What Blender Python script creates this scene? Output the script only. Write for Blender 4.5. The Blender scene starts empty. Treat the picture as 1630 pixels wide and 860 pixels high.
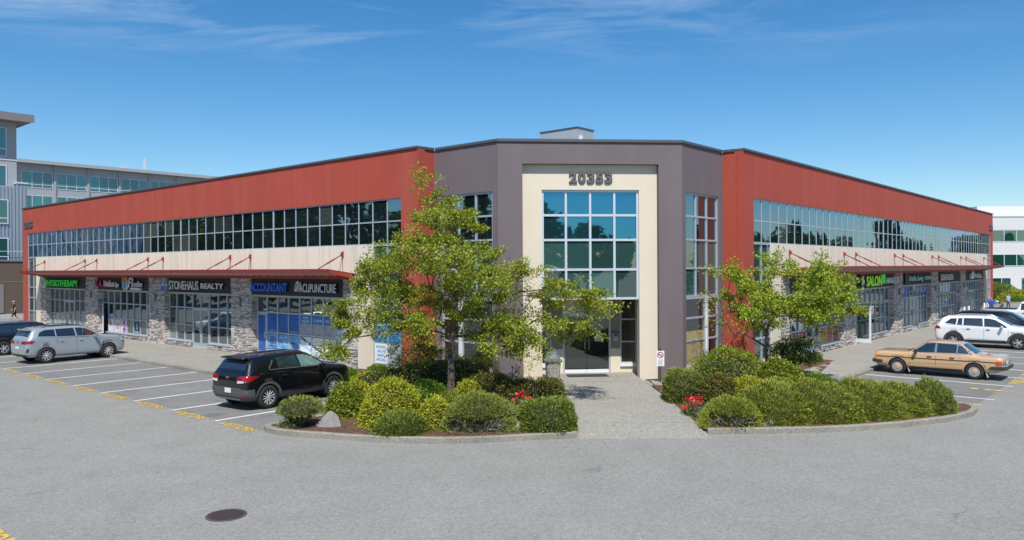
import bpy, bmesh, math, random
import numpy as np
from mathutils import Vector, Matrix
from mathutils.bvhtree import BVHTree
from mathutils.geometry import delaunay_2d_cdt

random.seed(7); rng = np.random.default_rng(7)
SC = bpy.context.scene
COL = SC.collection
rad = math.radians

# ------------------------------------------------------------------ camera
cam_data = bpy.data.cameras.new("camera")
cam = bpy.data.objects.new("camera", cam_data); COL.objects.link(cam)
SC.camera = cam
cam_data.sensor_width = 36.0
cam_data.lens = 1230.8 * 36.0 / 1630.0
cam_data.clip_start = 0.1; cam_data.clip_end = 3000.0
RGT = Vector((0.999984506, -0.000015, -0.00556656)).normalized()
FWD = Vector((0.0, 0.9999964, -0.0026921)).normalized()
UPV = RGT.cross(FWD).normalized()
cam.matrix_world = Matrix(((RGT.x, UPV.x, -FWD.x, 0.0), (RGT.y, UPV.y, -FWD.y, 0.0), (RGT.z, UPV.z, -FWD.z, 4.25), (0, 0, 0, 1)))

# ------------------------------------------------------------------ sun and sky
SUN = Vector((-0.007, -0.68, 1.0)).normalized()          # towards the sun
sun_data = bpy.data.lights.new("sun", 'SUN')
sun_data.energy = 4.1; sun_data.angle = rad(0.53); sun_data.color = (1.0, 0.955, 0.89)
sun = bpy.data.objects.new("sun", sun_data); COL.objects.link(sun)
sun.rotation_euler = SUN.to_track_quat('Z', 'Y').to_euler()
sun.location = (0, 0, 60)

world = bpy.data.worlds.new("World"); SC.world = world; world.use_nodes = True
nt = world.node_tree; nt.nodes.clear()
def N(t, kind, **kw):
    n = t.nodes.new(kind)
    for k, v in kw.items(): setattr(n, k, v)
    return n
sky = N(nt, 'ShaderNodeTexSky', sky_type='NISHITA', sun_disc=False)
sky.sun_elevation = math.asin(SUN.z)
sky.sun_rotation = math.atan2(SUN.x, SUN.y)
sky.altitude = 0.0; sky.air_density = 1.0; sky.dust_density = 0.25; sky.ozone_density = 4.0
bg = N(nt, 'ShaderNodeBackground'); bg.inputs[1].default_value = 0.098
out = N(nt, 'ShaderNodeOutputWorld')
tc = N(nt, 'ShaderNodeTexCoord')
sepx = N(nt, 'ShaderNodeSeparateXYZ'); nt.links.new(tc.outputs['Generated'], sepx.inputs[0])
# thin cirrus: direction divided by height gives a flat cloud layer
zc = N(nt, 'ShaderNodeMath', operation='MAXIMUM'); zc.inputs[1].default_value = 0.02; nt.links.new(sepx.outputs[2], zc.inputs[0])
dv = N(nt, 'ShaderNodeVectorMath', operation='DIVIDE'); nt.links.new(tc.outputs['Generated'], dv.inputs[0]); nt.links.new(zc.outputs[0], dv.inputs[1])
mp = N(nt, 'ShaderNodeMapping'); mp.inputs['Scale'].default_value = (0.55, 1.25, 0.0); mp.inputs['Rotation'].default_value = (0, 0, rad(12)); mp.inputs['Location'].default_value = (2.2, 0.6, 0)
nt.links.new(dv.outputs[0], mp.inputs[0])
n1 = N(nt, 'ShaderNodeTexNoise'); n1.inputs['Scale'].default_value = 1.5; n1.inputs['Detail'].default_value = 9; n1.inputs['Roughness'].default_value = 0.62; n1.inputs['Distortion'].default_value = 0.7
nt.links.new(mp.outputs[0], n1.inputs['Vector'])
n2 = N(nt, 'ShaderNodeTexNoise'); n2.inputs['Scale'].default_value = 0.33; n2.inputs['Detail'].default_value = 2
nt.links.new(mp.outputs[0], n2.inputs['Vector'])
r1 = N(nt, 'ShaderNodeMapRange'); r1.inputs[1].default_value = 0.46; r1.inputs[2].default_value = 0.76; nt.links.new(n1.outputs[0], r1.inputs[0])
r2 = N(nt, 'ShaderNodeMapRange'); r2.inputs[1].default_value = 0.36; r2.inputs[2].default_value = 0.56; nt.links.new(n2.outputs[0], r2.inputs[0])
r3 = N(nt, 'ShaderNodeMapRange'); r3.inputs[1].default_value = 0.235; r3.inputs[2].default_value = 0.31; nt.links.new(sepx.outputs[2], r3.inputs[0])
m1 = N(nt, 'ShaderNodeMath', operation='MULTIPLY'); nt.links.new(r1.outputs[0], m1.inputs[0]); nt.links.new(r2.outputs[0], m1.inputs[1])
m2 = N(nt, 'ShaderNodeMath', operation='MULTIPLY'); nt.links.new(m1.outputs[0], m2.inputs[0]); nt.links.new(r3.outputs[0], m2.inputs[1])
m3 = N(nt, 'ShaderNodeMath', operation='MULTIPLY'); nt.links.new(m2.outputs[0], m3.inputs[0]); m3.inputs[1].default_value = 0.48
mx = N(nt, 'ShaderNodeMixRGB'); mx.inputs[2].default_value = (8.2, 8.9, 9.4, 1)
hs = N(nt, 'ShaderNodeHueSaturation'); hs.inputs['Saturation'].default_value = 1.31; hs.inputs['Hue'].default_value = 0.4975; hs.inputs['Value'].default_value = 1.0
nt.links.new(sky.outputs[0], hs.inputs['Color']); nt.links.new(hs.outputs[0], mx.inputs[1]); nt.links.new(m3.outputs[0], mx.inputs[0])
nt.links.new(mx.outputs[0], bg.inputs[0]); nt.links.new(bg.outputs[0], out.inputs[0])

SC.view_settings.view_transform = 'Standard'
SC.view_settings.look = 'None'
SC.view_settings.exposure = 0.42
SC.view_settings.gamma = 1.0
SC.view_settings.use_curve_mapping = False
SC.cycles.max_bounces = 6; SC.cycles.glossy_bounces = 3; SC.cycles.transparent_max_bounces = 8

# ------------------------------------------------------------------ materials
MATS = {}
def mat(name, col, rough=0.6, metal=0.0, spec=0.5, noise=None, bump=None, island=None, stains=None, coat=0.0, emit=None, trans=0.0, ior=None):
    """noise=(scale, amount) mottles the colour; bump=(scale, strength); island=amount varies value per piece; stains=(scale,colour,amount) vertical streaks"""
    if name in MATS: return MATS[name]
    m = bpy.data.materials.new(name); m.use_nodes = True; MATS[name] = m
    t = m.node_tree; b = t.nodes['Principled BSDF']
    b.inputs['Base Color'].default_value = (*col, 1); b.inputs['Roughness'].default_value = rough
    b.inputs['Metallic'].default_value = metal; b.inputs['Specular IOR Level'].default_value = spec
    b.inputs['Coat Weight'].default_value = coat
    b.inputs['Coat Roughness'].default_value = 0.03
    if ior: b.inputs['IOR'].default_value = ior
    if trans: b.inputs['Transmission Weight'].default_value = trans
    if emit: b.inputs['Emission Color'].default_value = (*emit[0], 1); b.inputs['Emission Strength'].default_value = emit[1]
    last = None
    def hsv(val_socket, lo, hi):
        nonlocal last
        mr = N(t, 'ShaderNodeMapRange'); mr.inputs[3].default_value = lo; mr.inputs[4].default_value = hi
        t.links.new(val_socket, mr.inputs[0])
        h = N(t, 'ShaderNodeHueSaturation'); t.links.new(mr.outputs[0], h.inputs['Value'])
        if last is None: h.inputs['Color'].default_value = (*col, 1)
        else: t.links.new(last, h.inputs['Color'])
        last = h.outputs[0]
    if noise or bump or stains:
        g = N(t, 'ShaderNodeNewGeometry')
    if noise:
        for sc_, am in (noise if isinstance(noise[0], tuple) else (noise,)):
            n = N(t, 'ShaderNodeTexNoise'); n.inputs['Scale'].default_value = sc_; n.inputs['Detail'].default_value = 4; n.inputs['Roughness'].default_value = 0.6
            t.links.new(g.outputs['Position'], n.inputs['Vector'])
            hsv(n.outputs[0], 1 - am * 1.6, 1 + am * 1.6)
    if island:
        gi = N(t, 'ShaderNodeNewGeometry'); hsv(gi.outputs['Random Per Island'], 1 - island, 1 + island)
    if stains:
        mpn = N(t, 'ShaderNodeMapping'); mpn.inputs['Scale'].default_value = (stains[0], stains[0], stains[0] * 0.08)
        t.links.new(g.outputs['Position'], mpn.inputs[0])
        n = N(t, 'ShaderNodeTexNoise'); n.inputs['Scale'].default_value = 1.0; n.inputs['Detail'].default_value = 5
        t.links.new(mpn.outputs[0], n.inputs['Vector'])
        mr = N(t, 'ShaderNodeMapRange'); mr.inputs[1].default_value = 0.5; mr.inputs[2].default_value = 0.75; mr.inputs[4].default_value = stains[2]
        t.links.new(n.outputs[0], mr.inputs[0])
        mxx = N(t, 'ShaderNodeMixRGB'); mxx.inputs[2].default_value = (*stains[1], 1)
        t.links.new(mr.outputs[0], mxx.inputs[0])
        if last is None: mxx.inputs[1].default_value = (*col, 1)
        else: t.links.new(last, mxx.inputs[1])
        last = mxx.outputs[0]
    if last is not None: t.links.new(last, b.inputs['Base Color'])
    if bump:
        n = N(t, 'ShaderNodeTexNoise'); n.inputs['Scale'].default_value = bump[0]; n.inputs['Detail'].default_value = 5
        t.links.new(g.outputs['Position'], n.inputs['Vector'])
        bp = N(t, 'ShaderNodeBump'); bp.inputs['Strength'].default_value = bump[1]; bp.inputs['Distance'].default_value = 0.02
        t.links.new(n.outputs[0], bp.inputs['Height']); t.links.new(bp.outputs[0], b.inputs['Normal'])
    return m

def glass(name, tint, refl=0.3, rough=0.015, wave=0.0, coat=(0.9, 0.97, 1.0)):
    """window glass: dark tinted body under a mirror-like face (fresnel raises it at grazing angles)"""
    if name in MATS: return MATS[name]
    m = bpy.data.materials.new(name); m.use_nodes = True; MATS[name] = m
    t = m.node_tree; t.nodes.clear()
    o = N(t, 'ShaderNodeOutputMaterial'); mix = N(t, 'ShaderNodeMixShader')
    d = N(t, 'ShaderNodeBsdfDiffuse'); d.inputs[0].default_value = (*tint, 1)
    gi = N(t, 'ShaderNodeObjectInfo'); mr = N(t, 'ShaderNodeMapRange'); mr.inputs[3].default_value = 0.6; mr.inputs[4].default_value = 1.45
    t.links.new(gi.outputs['Random'], mr.inputs[0])
    h = N(t, 'ShaderNodeHueSaturation'); h.inputs['Color'].default_value = (*tint, 1); t.links.new(mr.outputs[0], h.inputs['Value']); t.links.new(h.outputs[0], d.inputs[0])
    gl = N(t, 'ShaderNodeBsdfGlossy'); gl.inputs['Roughness'].default_value = rough; gl.inputs[0].default_value = (*coat, 1)
    lw = N(t, 'ShaderNodeFresnel'); lw.inputs[0].default_value = 1.5
    ma = N(t, 'ShaderNodeMath', operation='MULTIPLY_ADD', use_clamp=True); ma.inputs[1].default_value = 0.95; ma.inputs[2].default_value = refl
    t.links.new(lw.outputs[0], ma.inputs[0]); t.links.new(ma.outputs[0], mix.inputs[0])
    t.links.new(d.outputs[0], mix.inputs[1]); t.links.new(gl.outputs[0], mix.inputs[2]); t.links.new(mix.outputs[0], o.inputs[0])
    if wave:
        g = N(t, 'ShaderNodeNewGeometry'); n = N(t, 'ShaderNodeTexNoise'); n.inputs['Scale'].default_value = 0.9; n.inputs['Detail'].default_value = 1
        t.links.new(g.outputs['Position'], n.inputs['Vector'])
        bp = N(t, 'ShaderNodeBump'); bp.inputs['Strength'].default_value = wave; bp.inputs['Distance'].default_value = 0.05
        t.links.new(n.outputs[0], bp.inputs['Height']); t.links.new(bp.outputs[0], gl.inputs['Normal'])
    return m

def clear_glass(name):
    m = bpy.data.materials.new(name); m.use_nodes = True; t = m.node_tree; t.nodes.clear()
    o = N(t, 'ShaderNodeOutputMaterial'); mix = N(t, 'ShaderNodeMixShader'); tr = N(t, 'ShaderNodeBsdfTransparent'); tr.inputs[0].default_value = (.62, .72, .68, 1)
    gl = N(t, 'ShaderNodeBsdfGlossy'); gl.inputs['Roughness'].default_value = .02; fr = N(t, 'ShaderNodeFresnel')
    ad = N(t, 'ShaderNodeMath', operation='ADD'); ad.inputs[1].default_value = .08; t.links.new(fr.outputs[0], ad.inputs[0])
    t.links.new(ad.outputs[0], mix.inputs[0]); t.links.new(tr.outputs[0], mix.inputs[1]); t.links.new(gl.outputs[0], mix.inputs[2]); t.links.new(mix.outputs[0], o.inputs[0]); return m
def leaf_mat(name, cols, trans=0.28, rough=0.5):
    """leaf colours picked per leaf (random per island) from a list"""
    if name in MATS: return MATS[name]
    m = bpy.data.materials.new(name); m.use_nodes = True; MATS[name] = m
    t = m.node_tree; b = t.nodes['Principled BSDF']; o = t.nodes['Material Output']
    g = N(t, 'ShaderNodeNewGeometry'); cr = N(t, 'ShaderNodeValToRGB')
    el = cr.color_ramp.elements
    while len(el) < len(cols): el.new(0.5)
    for i, c in enumerate(cols): el[i].position = i / (len(cols) - 1) if len(cols) > 1 else 0; el[i].color = (*c, 1)
    t.links.new(g.outputs['Random Per Island'], cr.inputs[0]); t.links.new(cr.outputs[0], b.inputs['Base Color'])
    b.inputs['Roughness'].default_value = rough; b.inputs['Specular IOR Level'].default_value = 0.3
    tr = N(t, 'ShaderNodeBsdfTranslucent'); t.links.new(cr.outputs[0], tr.inputs[0])
    mix = N(t, 'ShaderNodeMixShader'); mix.inputs[0].default_value = trans
    t.links.new(b.outputs[0], mix.inputs[1]); t.links.new(tr.outputs[0], mix.inputs[2]); t.links.new(mix.outputs[0], o.inputs[0])
    return m

# ------------------------------------------------------------------ geometry helpers
class MB:
    def __init__(s): s.v = []; s.f = []; s.m = []
    def add(s, vs, fs, m=0):
        b = len(s.v); s.v += [tuple(v) for v in vs]; s.f += [tuple(b + i for i in f) for f in fs]; s.m += [m] * len(fs); return s
    def box(s, x0, x1, y0, y1, z0, z1, m=0):
        if x0 > x1: x0, x1 = x1, x0
        if y0 > y1: y0, y1 = y1, y0
        if z0 > z1: z0, z1 = z1, z0
        v = [(x0, y0, z0), (x1, y0, z0), (x1, y1, z0), (x0, y1, z0), (x0, y0, z1), (x1, y0, z1), (x1, y1, z1), (x0, y1, z1)]
        return s.add(v, [(0, 3, 2, 1), (4, 5, 6, 7), (0, 1, 5, 4), (1, 2, 6, 5), (2, 3, 7, 6), (3, 0, 4, 7)], m)
    def prism(s, pts, z0, z1, m=0):
        """pts: xy outline counter-clockwise, extruded from z0 to z1 (z1 may be a list per point)"""
        n = len(pts); zt = z1 if isinstance(z1, (list, tuple)) else [z1] * n
        v = [(p[0], p[1], z0) for p in pts] + [(p[0], p[1], z) for p, z in zip(pts, zt)]
        f = [tuple(reversed(range(n))), tuple(range(n, 2 * n))] + [(i, (i + 1) % n, n + (i + 1) % n, n + i) for i in range(n)]
        return s.add(v, f, m)
    def xz(s, pts, y0, y1, m=0):
        """outline in x-z (counter-clockwise seen from -y), from y0 (front) to y1 (back)"""
        n = len(pts); v = [(p[0], y0, p[1]) for p in pts] + [(p[0], y1, p[1]) for p in pts]
        f = [tuple(range(n)), tuple(reversed(range(n, 2 * n)))] + [((i + 1) % n, i, n + i, n + (i + 1) % n) for i in range(n)]
        return s.add(v, f, m)
    def tube(s, pts, rs, n=8, m=0, caps=True):
        pts = [Vector(p) for p in pts]
        if not isinstance(rs, (list, tuple)): rs = [rs] * len(pts)
        vs = []; fs = []
        ref = None
        for i, p in enumerate(pts):
            d = (pts[min(i + 1, len(pts) - 1)] - pts[max(i - 1, 0)]).normalized()
            if ref is None: ref = Vector((0, 0, 1)) if abs(d.z) < 0.9 else Vector((1, 0, 0))
            a = d.cross(ref).normalized(); b = d.cross(a).normalized(); ref = a.cross(d) if a.length else ref
            ref = -b
            for k in range(n):
                t = 2 * math.pi * k / n; vs.append(p + (a * math.cos(t) + b * math.sin(t)) * rs[i])
        for i in range(len(pts) - 1):
            for k in range(n):
                fs.append((i * n + k, i * n + (k + 1) % n, (i + 1) * n + (k + 1) % n, (i + 1) * n + k))
        if caps: fs.append(tuple(reversed(range(n)))); fs.append(tuple(range((len(pts) - 1) * n, len(pts) * n)))
        return s.add(vs, fs, m)
    def lathe(s, prof, n=24, m=0, axis='z', off=(0, 0, 0), close=False):
        """prof: (r, h) pairs"""
        vs = []
        for r, h in prof:
            for k in range(n):
                t = 2 * math.pi * k / n
                if axis == 'z': p = (r * math.cos(t), r * math.sin(t), h)
                else: p = (r * math.cos(t), h, -r * math.sin(t))
                vs.append((p[0] + off[0], p[1] + off[1], p[2] + off[2]))
        fs = []
        for i in range(len(prof) - 1):
            for k in range(n): fs.append((i * n + k, i * n + (k + 1) % n, (i + 1) * n + (k + 1) % n, (i + 1) * n + k))
        if close: fs.append(tuple(reversed(range(n)))); fs.append(tuple(range((len(prof) - 1) * n, len(prof) * n)))
        return s.add(vs, fs, m)
    def mesh(s, name, mats=(), smooth=False, recalc=False):
        me = bpy.data.meshes.new(name); me.from_pydata(s.v, [], s.f)
        for mm in mats: me.materials.append(mm)
        if len(mats) > 1: me.polygons.foreach_set('material_index', s.m)
        if recalc:
            bm = bmesh.new(); bm.from_mesh(me); bmesh.ops.recalc_face_normals(bm, faces=bm.faces); bm.to_mesh(me); bm.free()
        if smooth: me.polygons.foreach_set('use_smooth', [True] * len(me.polygons))
        me.update(); return me

W = {}
I4 = Matrix.Identity(4)
def T(x, y, z): return Matrix.Translation((x, y, z))
def obj(name, me, parent=None, M=I4, mats=None, kind=None, **kw):
    if isinstance(me, MB): me = me.mesh(name, mats if isinstance(mats, (list, tuple)) else ([mats] if mats else []), kw.get('smooth', False), kw.get('recalc', False))
    o = bpy.data.objects.new(name, me); COL.objects.link(o)
    if parent is not None:
        o.parent = parent; o.matrix_basis = W[parent.name].inverted() @ M
    else: o.matrix_basis = M
    W[o.name] = M.copy()
    if kind: o['kind'] = kind
    return o
def tag(o, label, cat, group=None):
    o['label'] = label; o['category'] = cat
    if group: o['group'] = group
    return o
def thing(name, label, cat, M=I4, group=None):
    o = bpy.data.objects.new(name, None); COL.objects.link(o); o.empty_display_size = 0.3
    o.matrix_basis = M; W[o.name] = M.copy()
    return tag(o, label, cat, group)
def bevel(me, w, seg=1):
    bm = bmesh.new(); bm.from_mesh(me)
    bmesh.ops.bevel(bm, geom=[e for e in bm.edges if e.is_manifold and e.calc_face_angle(0) > 0.5], offset=w, segments=seg, affect='EDGES', profile=0.6)
    bm.to_mesh(me); bm.free(); return me

_tx = {}
def text_mesh(s, size, depth=0.03, xs=1.0, bold=0.0, shear=0.0, spacing=1.0, name='lettering', width=None, m=None):
    """lettering as a mesh in x-z, reading along +x, facing -y, left-aligned, baseline z=0"""
    cu = bpy.data.curves.new('txt', 'FONT'); cu.body = s; cu.size = size; cu.extrude = depth / 2; cu.offset = bold; cu.shear = shear
    cu.space_character = spacing; cu.resolution_u = 3
    o = bpy.data.objects.new('txt', cu); me = bpy.data.meshes.new_from_object(o)
    bpy.data.objects.remove(o); bpy.data.curves.remove(cu)
    vs = [v.co.x for v in me.vertices]
    x0, x1 = min(vs), max(vs)
    k = xs if width is None else width / (x1 - x0)
    me.transform(Matrix.Translation((-x0, 0, 0))); me.transform(Matrix.Diagonal((k, 1, 1, 1)))
    me.transform(Matrix.Rotation(rad(90), 4, 'X')); me.name = name
    me.materials.clear()
    if m: me.materials.append(m)
    return me

# facade frames: x = viewer's right along the wall, y = into the wall, z = up
def frame(o, r):
    r = Vector((r[0], r[1], 0)).normalized(); into = Vector((-r.y, r.x, 0))
    return Matrix(((r.x, into.x, 0, o[0]), (r.y, into.y, 0, o[1]), (0, 0, 1, 0), (0, 0, 0, 1)))
UL = Vector((-0.7581, 0.6522, 0)); UR = Vector((0.6566, 0.7542, 0))
A_, B_ = (-0.518, 28.833), (6.4967, 29.4375)
A2, B2 = (-3.6818, 30.3756), (9.4136, 31.426)
FL = frame(A2, -UL)      # left wing: x = -u
FRT = frame(B2, UR)      # right wing: x = +u
FC = frame(A_, (0.9963, 0.0858))
FAL = frame(A_, -UL); FAR = frame(B_, UR)
def PL(u, n, z=0.0): return FL @ Vector((-u, -n, z))
def PR(u, n, z=0.0): return FRT @ Vector((u, -n, z))
H = 9.07; ZG = -0.12
# ================================================================== MATERIALS USED BY THE BUILDING
RED = mat('red stucco', (0.385, 0.062, 0.037), 0.8, noise=((0.35, 0.08), (9, 0.05)), bump=(60, 0.25), stains=(1.6, (0.40, 0.10, 0.07), 0.5))
PURP = mat('grey purple stucco', (0.150, 0.122, 0.130), 0.85, noise=((0.5, 0.08), (10, 0.04)), bump=(60, 0.25), stains=(1.5, (0.19, 0.165, 0.172), 0.35))
CREAM = mat('cream stucco', (0.67, 0.59, 0.465), 0.85, noise=((0.6, 0.05), (12, 0.03)), bump=(60, 0.2))
CREAMS = mat('cream stucco streaked', (0.72, 0.65, 0.53), 0.85, noise=((0.6, 0.05), (12, 0.03)), bump=(60, 0.2), stains=(3.2, (0.50, 0.44, 0.33), 0.6))
CAPM = mat('dark metal cap', (0.11, 0.11, 0.125), 0.45, metal=0.3)
ALU = mat('anodised aluminium', (0.46, 0.51, 0.56), 0.4, metal=0.3)
ALUW = mat('white painted frame', (0.72, 0.74, 0.76), 0.4)
CHAR = mat('charcoal sign band', (0.028, 0.027, 0.029), 0.7, noise=(3, 0.1))
STEEL = mat('dark red steel', (0.20, 0.030, 0.026), 0.5, noise=(5, 0.08))
STEELB = mat('bright red steel', (0.34, 0.045, 0.026), 0.5, noise=(5, 0.08))
JOIST = mat('pale joist', (0.72, 0.68, 0.66), 0.6)
STONE = mat('ledge stone', (0.46, 0.41, 0.37), 0.9, island=0.5, noise=(14, 0.14), bump=(40, 0.5))
MORTAR = mat('mortar', (0.10, 0.085, 0.075), 0.95)
GLS = glass('upper window glass', (0.010, 0.018, 0.020), 0.34, wave=0.10, coat=(0.52, 0.74, 0.90))
GLS3 = glass('upper window glass with blind', (0.055, 0.065, 0.06), 0.24, wave=0.12, coat=(0.55, 0.75, 0.88))
CLG = clear_glass('clear door glass')
GLC = glass('entrance window glass', (0.012, 0.045, 0.055), 0.46, wave=0.10, coat=(0.10, 0.42, 0.68))
GLT = glass('spandrel glass', (0.030, 0.078, 0.070), 0.15, wave=0.12)
GLD = glass('shop glass', (0.030, 0.050, 0.048), 0.16, wave=0.10)
GLB = glass('blind backed glass', (0.17, 0.21, 0.18), 0.10, wave=0.08)
DGL = glass('entrance door glass', (0.012, 0.018, 0.018), 0.10)
ROOF = mat('roof membrane', (0.25, 0.25, 0.25), 0.9, noise=(2, 0.1))
BLK = mat('black plastic', (0.015, 0.015, 0.016), 0.5)
CHROME = mat('bright metal', (0.75, 0.76, 0.78), 0.2, metal=0.9)
WHITE = mat('white enamel', (0.78, 0.79, 0.80), 0.5)

Bld = thing('office_building', 'two storey red, cream and grey-purple building with stone shopfronts round a corner entrance', 'building', T(3, 34, 0))
_pane = {}
def pane(x0, x1, z0, z1, y, F, parent, m, name='pane', tilt=0.0022):
    w, h = round(x1 - x0, 3), round(z1 - z0, 3)
    key = (w, h, m.name)
    if key not in _pane: _pane[key] = MB().box(-w / 2, w / 2, 0, 0.018, -h / 2, h / 2).mesh('pane', [m])
    M = F @ T((x0 + x1) / 2, y, (z0 + z1) / 2) @ Matrix.Rotation(random.gauss(0, tilt), 4, 'Z') @ Matrix.Rotation(random.gauss(0, tilt), 4, 'X')
    return obj(name, _pane[key], parent, M)
def window(xs, zs, y, F, parent, mfun, name='window', fw=0.06, fd=0.10, fm=None, edge=0.07, skip=()):
    """frame (one mesh) with a pane object in every cell. xs, zs ascending; mfun(i,j) gives the glass or None"""
    b = MB(); e = edge
    x0, x1, z0, z1 = xs[0], xs[-1], zs[0], zs[-1]
    b.box(x0, x0 + e, y, y + fd, z0, z1); b.box(x1 - e, x1, y, y + fd, z0, z1)
    b.box(x0 + e, x1 - e, y, y + fd, z0, z0 + e); b.box(x0 + e, x1 - e, y, y + fd, z1 - e, z1)
    for x in xs[1:-1]: b.box(x - fw / 2, x + fw / 2, y + 0.006, y + fd, z0 + e, z1 - e)
    for j, z in enumerate(zs[1:-1]):
        for i in range(len(xs) - 1):
            a = xs[i] + (e if i == 0 else fw / 2); c = xs[i + 1] - (e if i == len(xs) - 2 else fw / 2)
            b.box(a, c, y + 0.009, y + fd, z - fw / 2, z + fw / 2)
    w = obj(name, b, parent, F, fm or ALU)
    for i in range(len(xs) - 1):
        for j in range(len(zs) - 1):
            m = mfun(i, j)
            if m: pane(xs[i] + 0.01, xs[i + 1] - 0.01, zs[j] + 0.01, zs[j + 1] - 0.01, y + fd * 0.55, F, w, m)
    return w

def stone_face(b, x0, x1, y, z0, z1, axis='x', out_=-1, rnd=random):
    """courses of split ledge stones standing proud of a mortar face. axis x: face in x-z at y, pointing -y; axis y: face in y-z at x=y"""
    z = z0
    while z < z1 - 0.02:
        h = min(rnd.uniform(0.042, 0.088), z1 - z)
        x = x0
        while x < x1 - 0.03:
            w = rnd.uniform(0.12, 0.42)
            if x1 - x - w < 0.1: w = x1 - x
            p = rnd.uniform(0.012, 0.06); g = 0.004
            if axis == 'x': b.box(x + g, x + w - g, y - p, y + 0.02, z + g, z + h - g)
            else: b.box(y + out_ * p, y - out_ * 0.02, x + g, x + w - g, z + g, z + h - g)
            x += w
        z += h

PW = 0.93
RECESS = 0.28
ZSILL, ZR1, ZR2, ZTOP = 0.27, 1.13, 2.10, 2.95
def bayL(k): return 4.80 + 9.33 * k

def wing(side, F, U, npan, nbays):
    s = -1 if side == 'L' else 1
    B = lambda b, u0, u1, n0, n1, z0, z1, m=0: b.box(s * u0, s * u1, -n0, -n1, z0, z1, m)
    X = lambda us: sorted(s * u for u in us)
    # red upper band, in precast panels with a narrow joint between
    cuts = [0.0] + [3.9 + 4.665 * i for i in range(int((U - 5) / 4.665) + 1)] + [U]
    for a, c in zip(cuts[:-1], cuts[1:]):
        g0 = 0.0 if a == 0 else 0.007; g1 = 0 if c == U else 0.007
        obj('wall_panel', B(MB(), a + g0, c - g1, 0, -0.25, 7.1, H - 0.10), Bld, F, RED)
    obj('joint_backing', B(MB(), 0.3, U - 0.3, -0.02, -0.24, 7.12, H - 0.15), Bld, F, mat('joint dark red', (0.2, 0.03, 0.02), 0.9))  # recessed dark red sheet that shows through the panel joints
    obj('wall_panel', B(MB(), U - 1.0, U, 0, -0.25, ZG, 7.1), Bld, F, RED)
    obj('wall_panel', B(MB(), 0, 1.0, 0, -0.25, ZG, 7.1), Bld, F, RED)
    # cream band between the floors and its legs
    e0, e1 = 2.80, U - 2.80
    cc = [e0] + [c for c in cuts[1:-1] if e0 + 0.5 < c < e1 - 0.5] + [e1]
    for a, c in zip(cc[:-1], cc[1:]):
        obj('cream_panel', B(MB(), a + 0.004, c - 0.004, 0, -0.2, 3.9, 5.24), Bld, F, CREAMS)
    last = bayL(nbays - 1) + 7.4
    for a, c in ((2.80, 3.80), (last + 0.98, U - 2.80)):
        obj('cream_panel', B(MB(), a, c, 0, -0.2, ZG, 3.9), Bld, F, CREAM)
    for a, c in ((1.0, 2.8), (U - 2.8, U - 1.0)):
        obj('cream_panel', B(MB(), a, c, 0, -0.2, ZG, 0.25), Bld, F, CREAM)
    # ribbon window, ten panes to a length
    us = [0.99 + PW * i for i in range(npan + 1)]; us[-1] = U - 1.0; us[0] = 1.0
    k = 0
    while k < npan:
        e = min(k + 10, npan)
        if npan - e < 3: e = npan
        xs = X(us[k:e + 1])
        window(xs, [5.24, 6.18, 7.1], 0.05, F, Bld, lambda i, j: GLS if random.random() < .8 else GLS3, name='ribbon_window', fw=0.05, edge=0.045, fd=0.045)
        k = e
    # two tall panes wide at both ends
    for i0 in (0, npan - 2):
        window(X(us[i0:i0 + 3]), [0.25, 1.2, 2.2, 3.0, 4.1, 5.235], 0.05, F, Bld, lambda i, j: GLT if j > 2 else GLD, name='corner_window', fw=0.065, edge=0.05)
    # stone piers
    piers = [(3.80, 4.80)] + [(bayL(k) + 7.4, bayL(k + 1)) for k in range(nbays - 1)] + [(last, last + 0.98)]
    for a, c in piers:
        p = obj('stone_pier', B(MB(), a + 0.03, c - 0.03, -0.03, -0.6, ZG, 3.9), Bld, F, MORTAR)
        b = MB()
        xa, xc = sorted((s * a, s * c))
        stone_face(b, xa, xc, 0.03, 0.0, 3.88)
        stone_face(b, 0.03, RECESS, xc - 0.03, 0.0, 3.0, axis='y', out_=1)
        stone_face(b, 0.03, RECESS, xa + 0.03, 0.0, 3.0, axis='y', out_=-1)
        obj('ledge_stones', b, p, F, STONE, kind='stuff')
        # slim wall light on the pier
        if c - a > 1.5:
            m_ = (a + c) / 2
            obj('wall_light', B(MB(), m_ - 0.05, m_ + 0.05, 0.10, 0.0, 2.45, 2.85), Bld, F, mat('wall light grey', (0.16, 0.16, 0.17), 0.5))
    # parapet cap and roof edge
    obj('parapet_cap', B(MB(), 0, U + 0.05, 0.06, -0.35, H - 0.085, H), Bld, F, CAPM)
    obj('end_wall', B(MB(), U - 0.25, U, -0.25, -20, ZG, H - 0.1), Bld, F, RED)
    obj('back_wall', B(MB(), 0, U - 0.25, -19.7, -20, ZG, H - 0.1), Bld, F, CREAM)
    obj('roof', B(MB(), 0.3, U - 0.25, -0.35, -19.7, 8.5, 8.62), Bld, F, ROOF)
    # canopy on tie rods
    c0, c1 = 3.95, last + 0.95
    can = obj('canopy', MB().add([(s * c0, -1.36, 4.235), (s * c1, -1.36, 4.235), (s * c1, 0.0, 4.05), (s * c0, 0.0, 4.05),
                                  (s * c0, -1.36, 4.205), (s * c1, -1.36, 4.205), (s * c1, 0.0, 4.02), (s * c0, 0.0, 4.02)],
                                 [(0, 1, 2, 3), (7, 6, 5, 4), (0, 4, 5, 1), (1, 5, 6, 2), (2, 6, 7, 3), (3, 7, 4, 0)]).mesh('canopy', [STEEL], recalc=True), Bld, F)
    b = MB(); B(b, c0, c1, 1.44, 1.362, 4.07, 4.25); obj('canopy_beam', b, can, F, STEEL)
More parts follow.
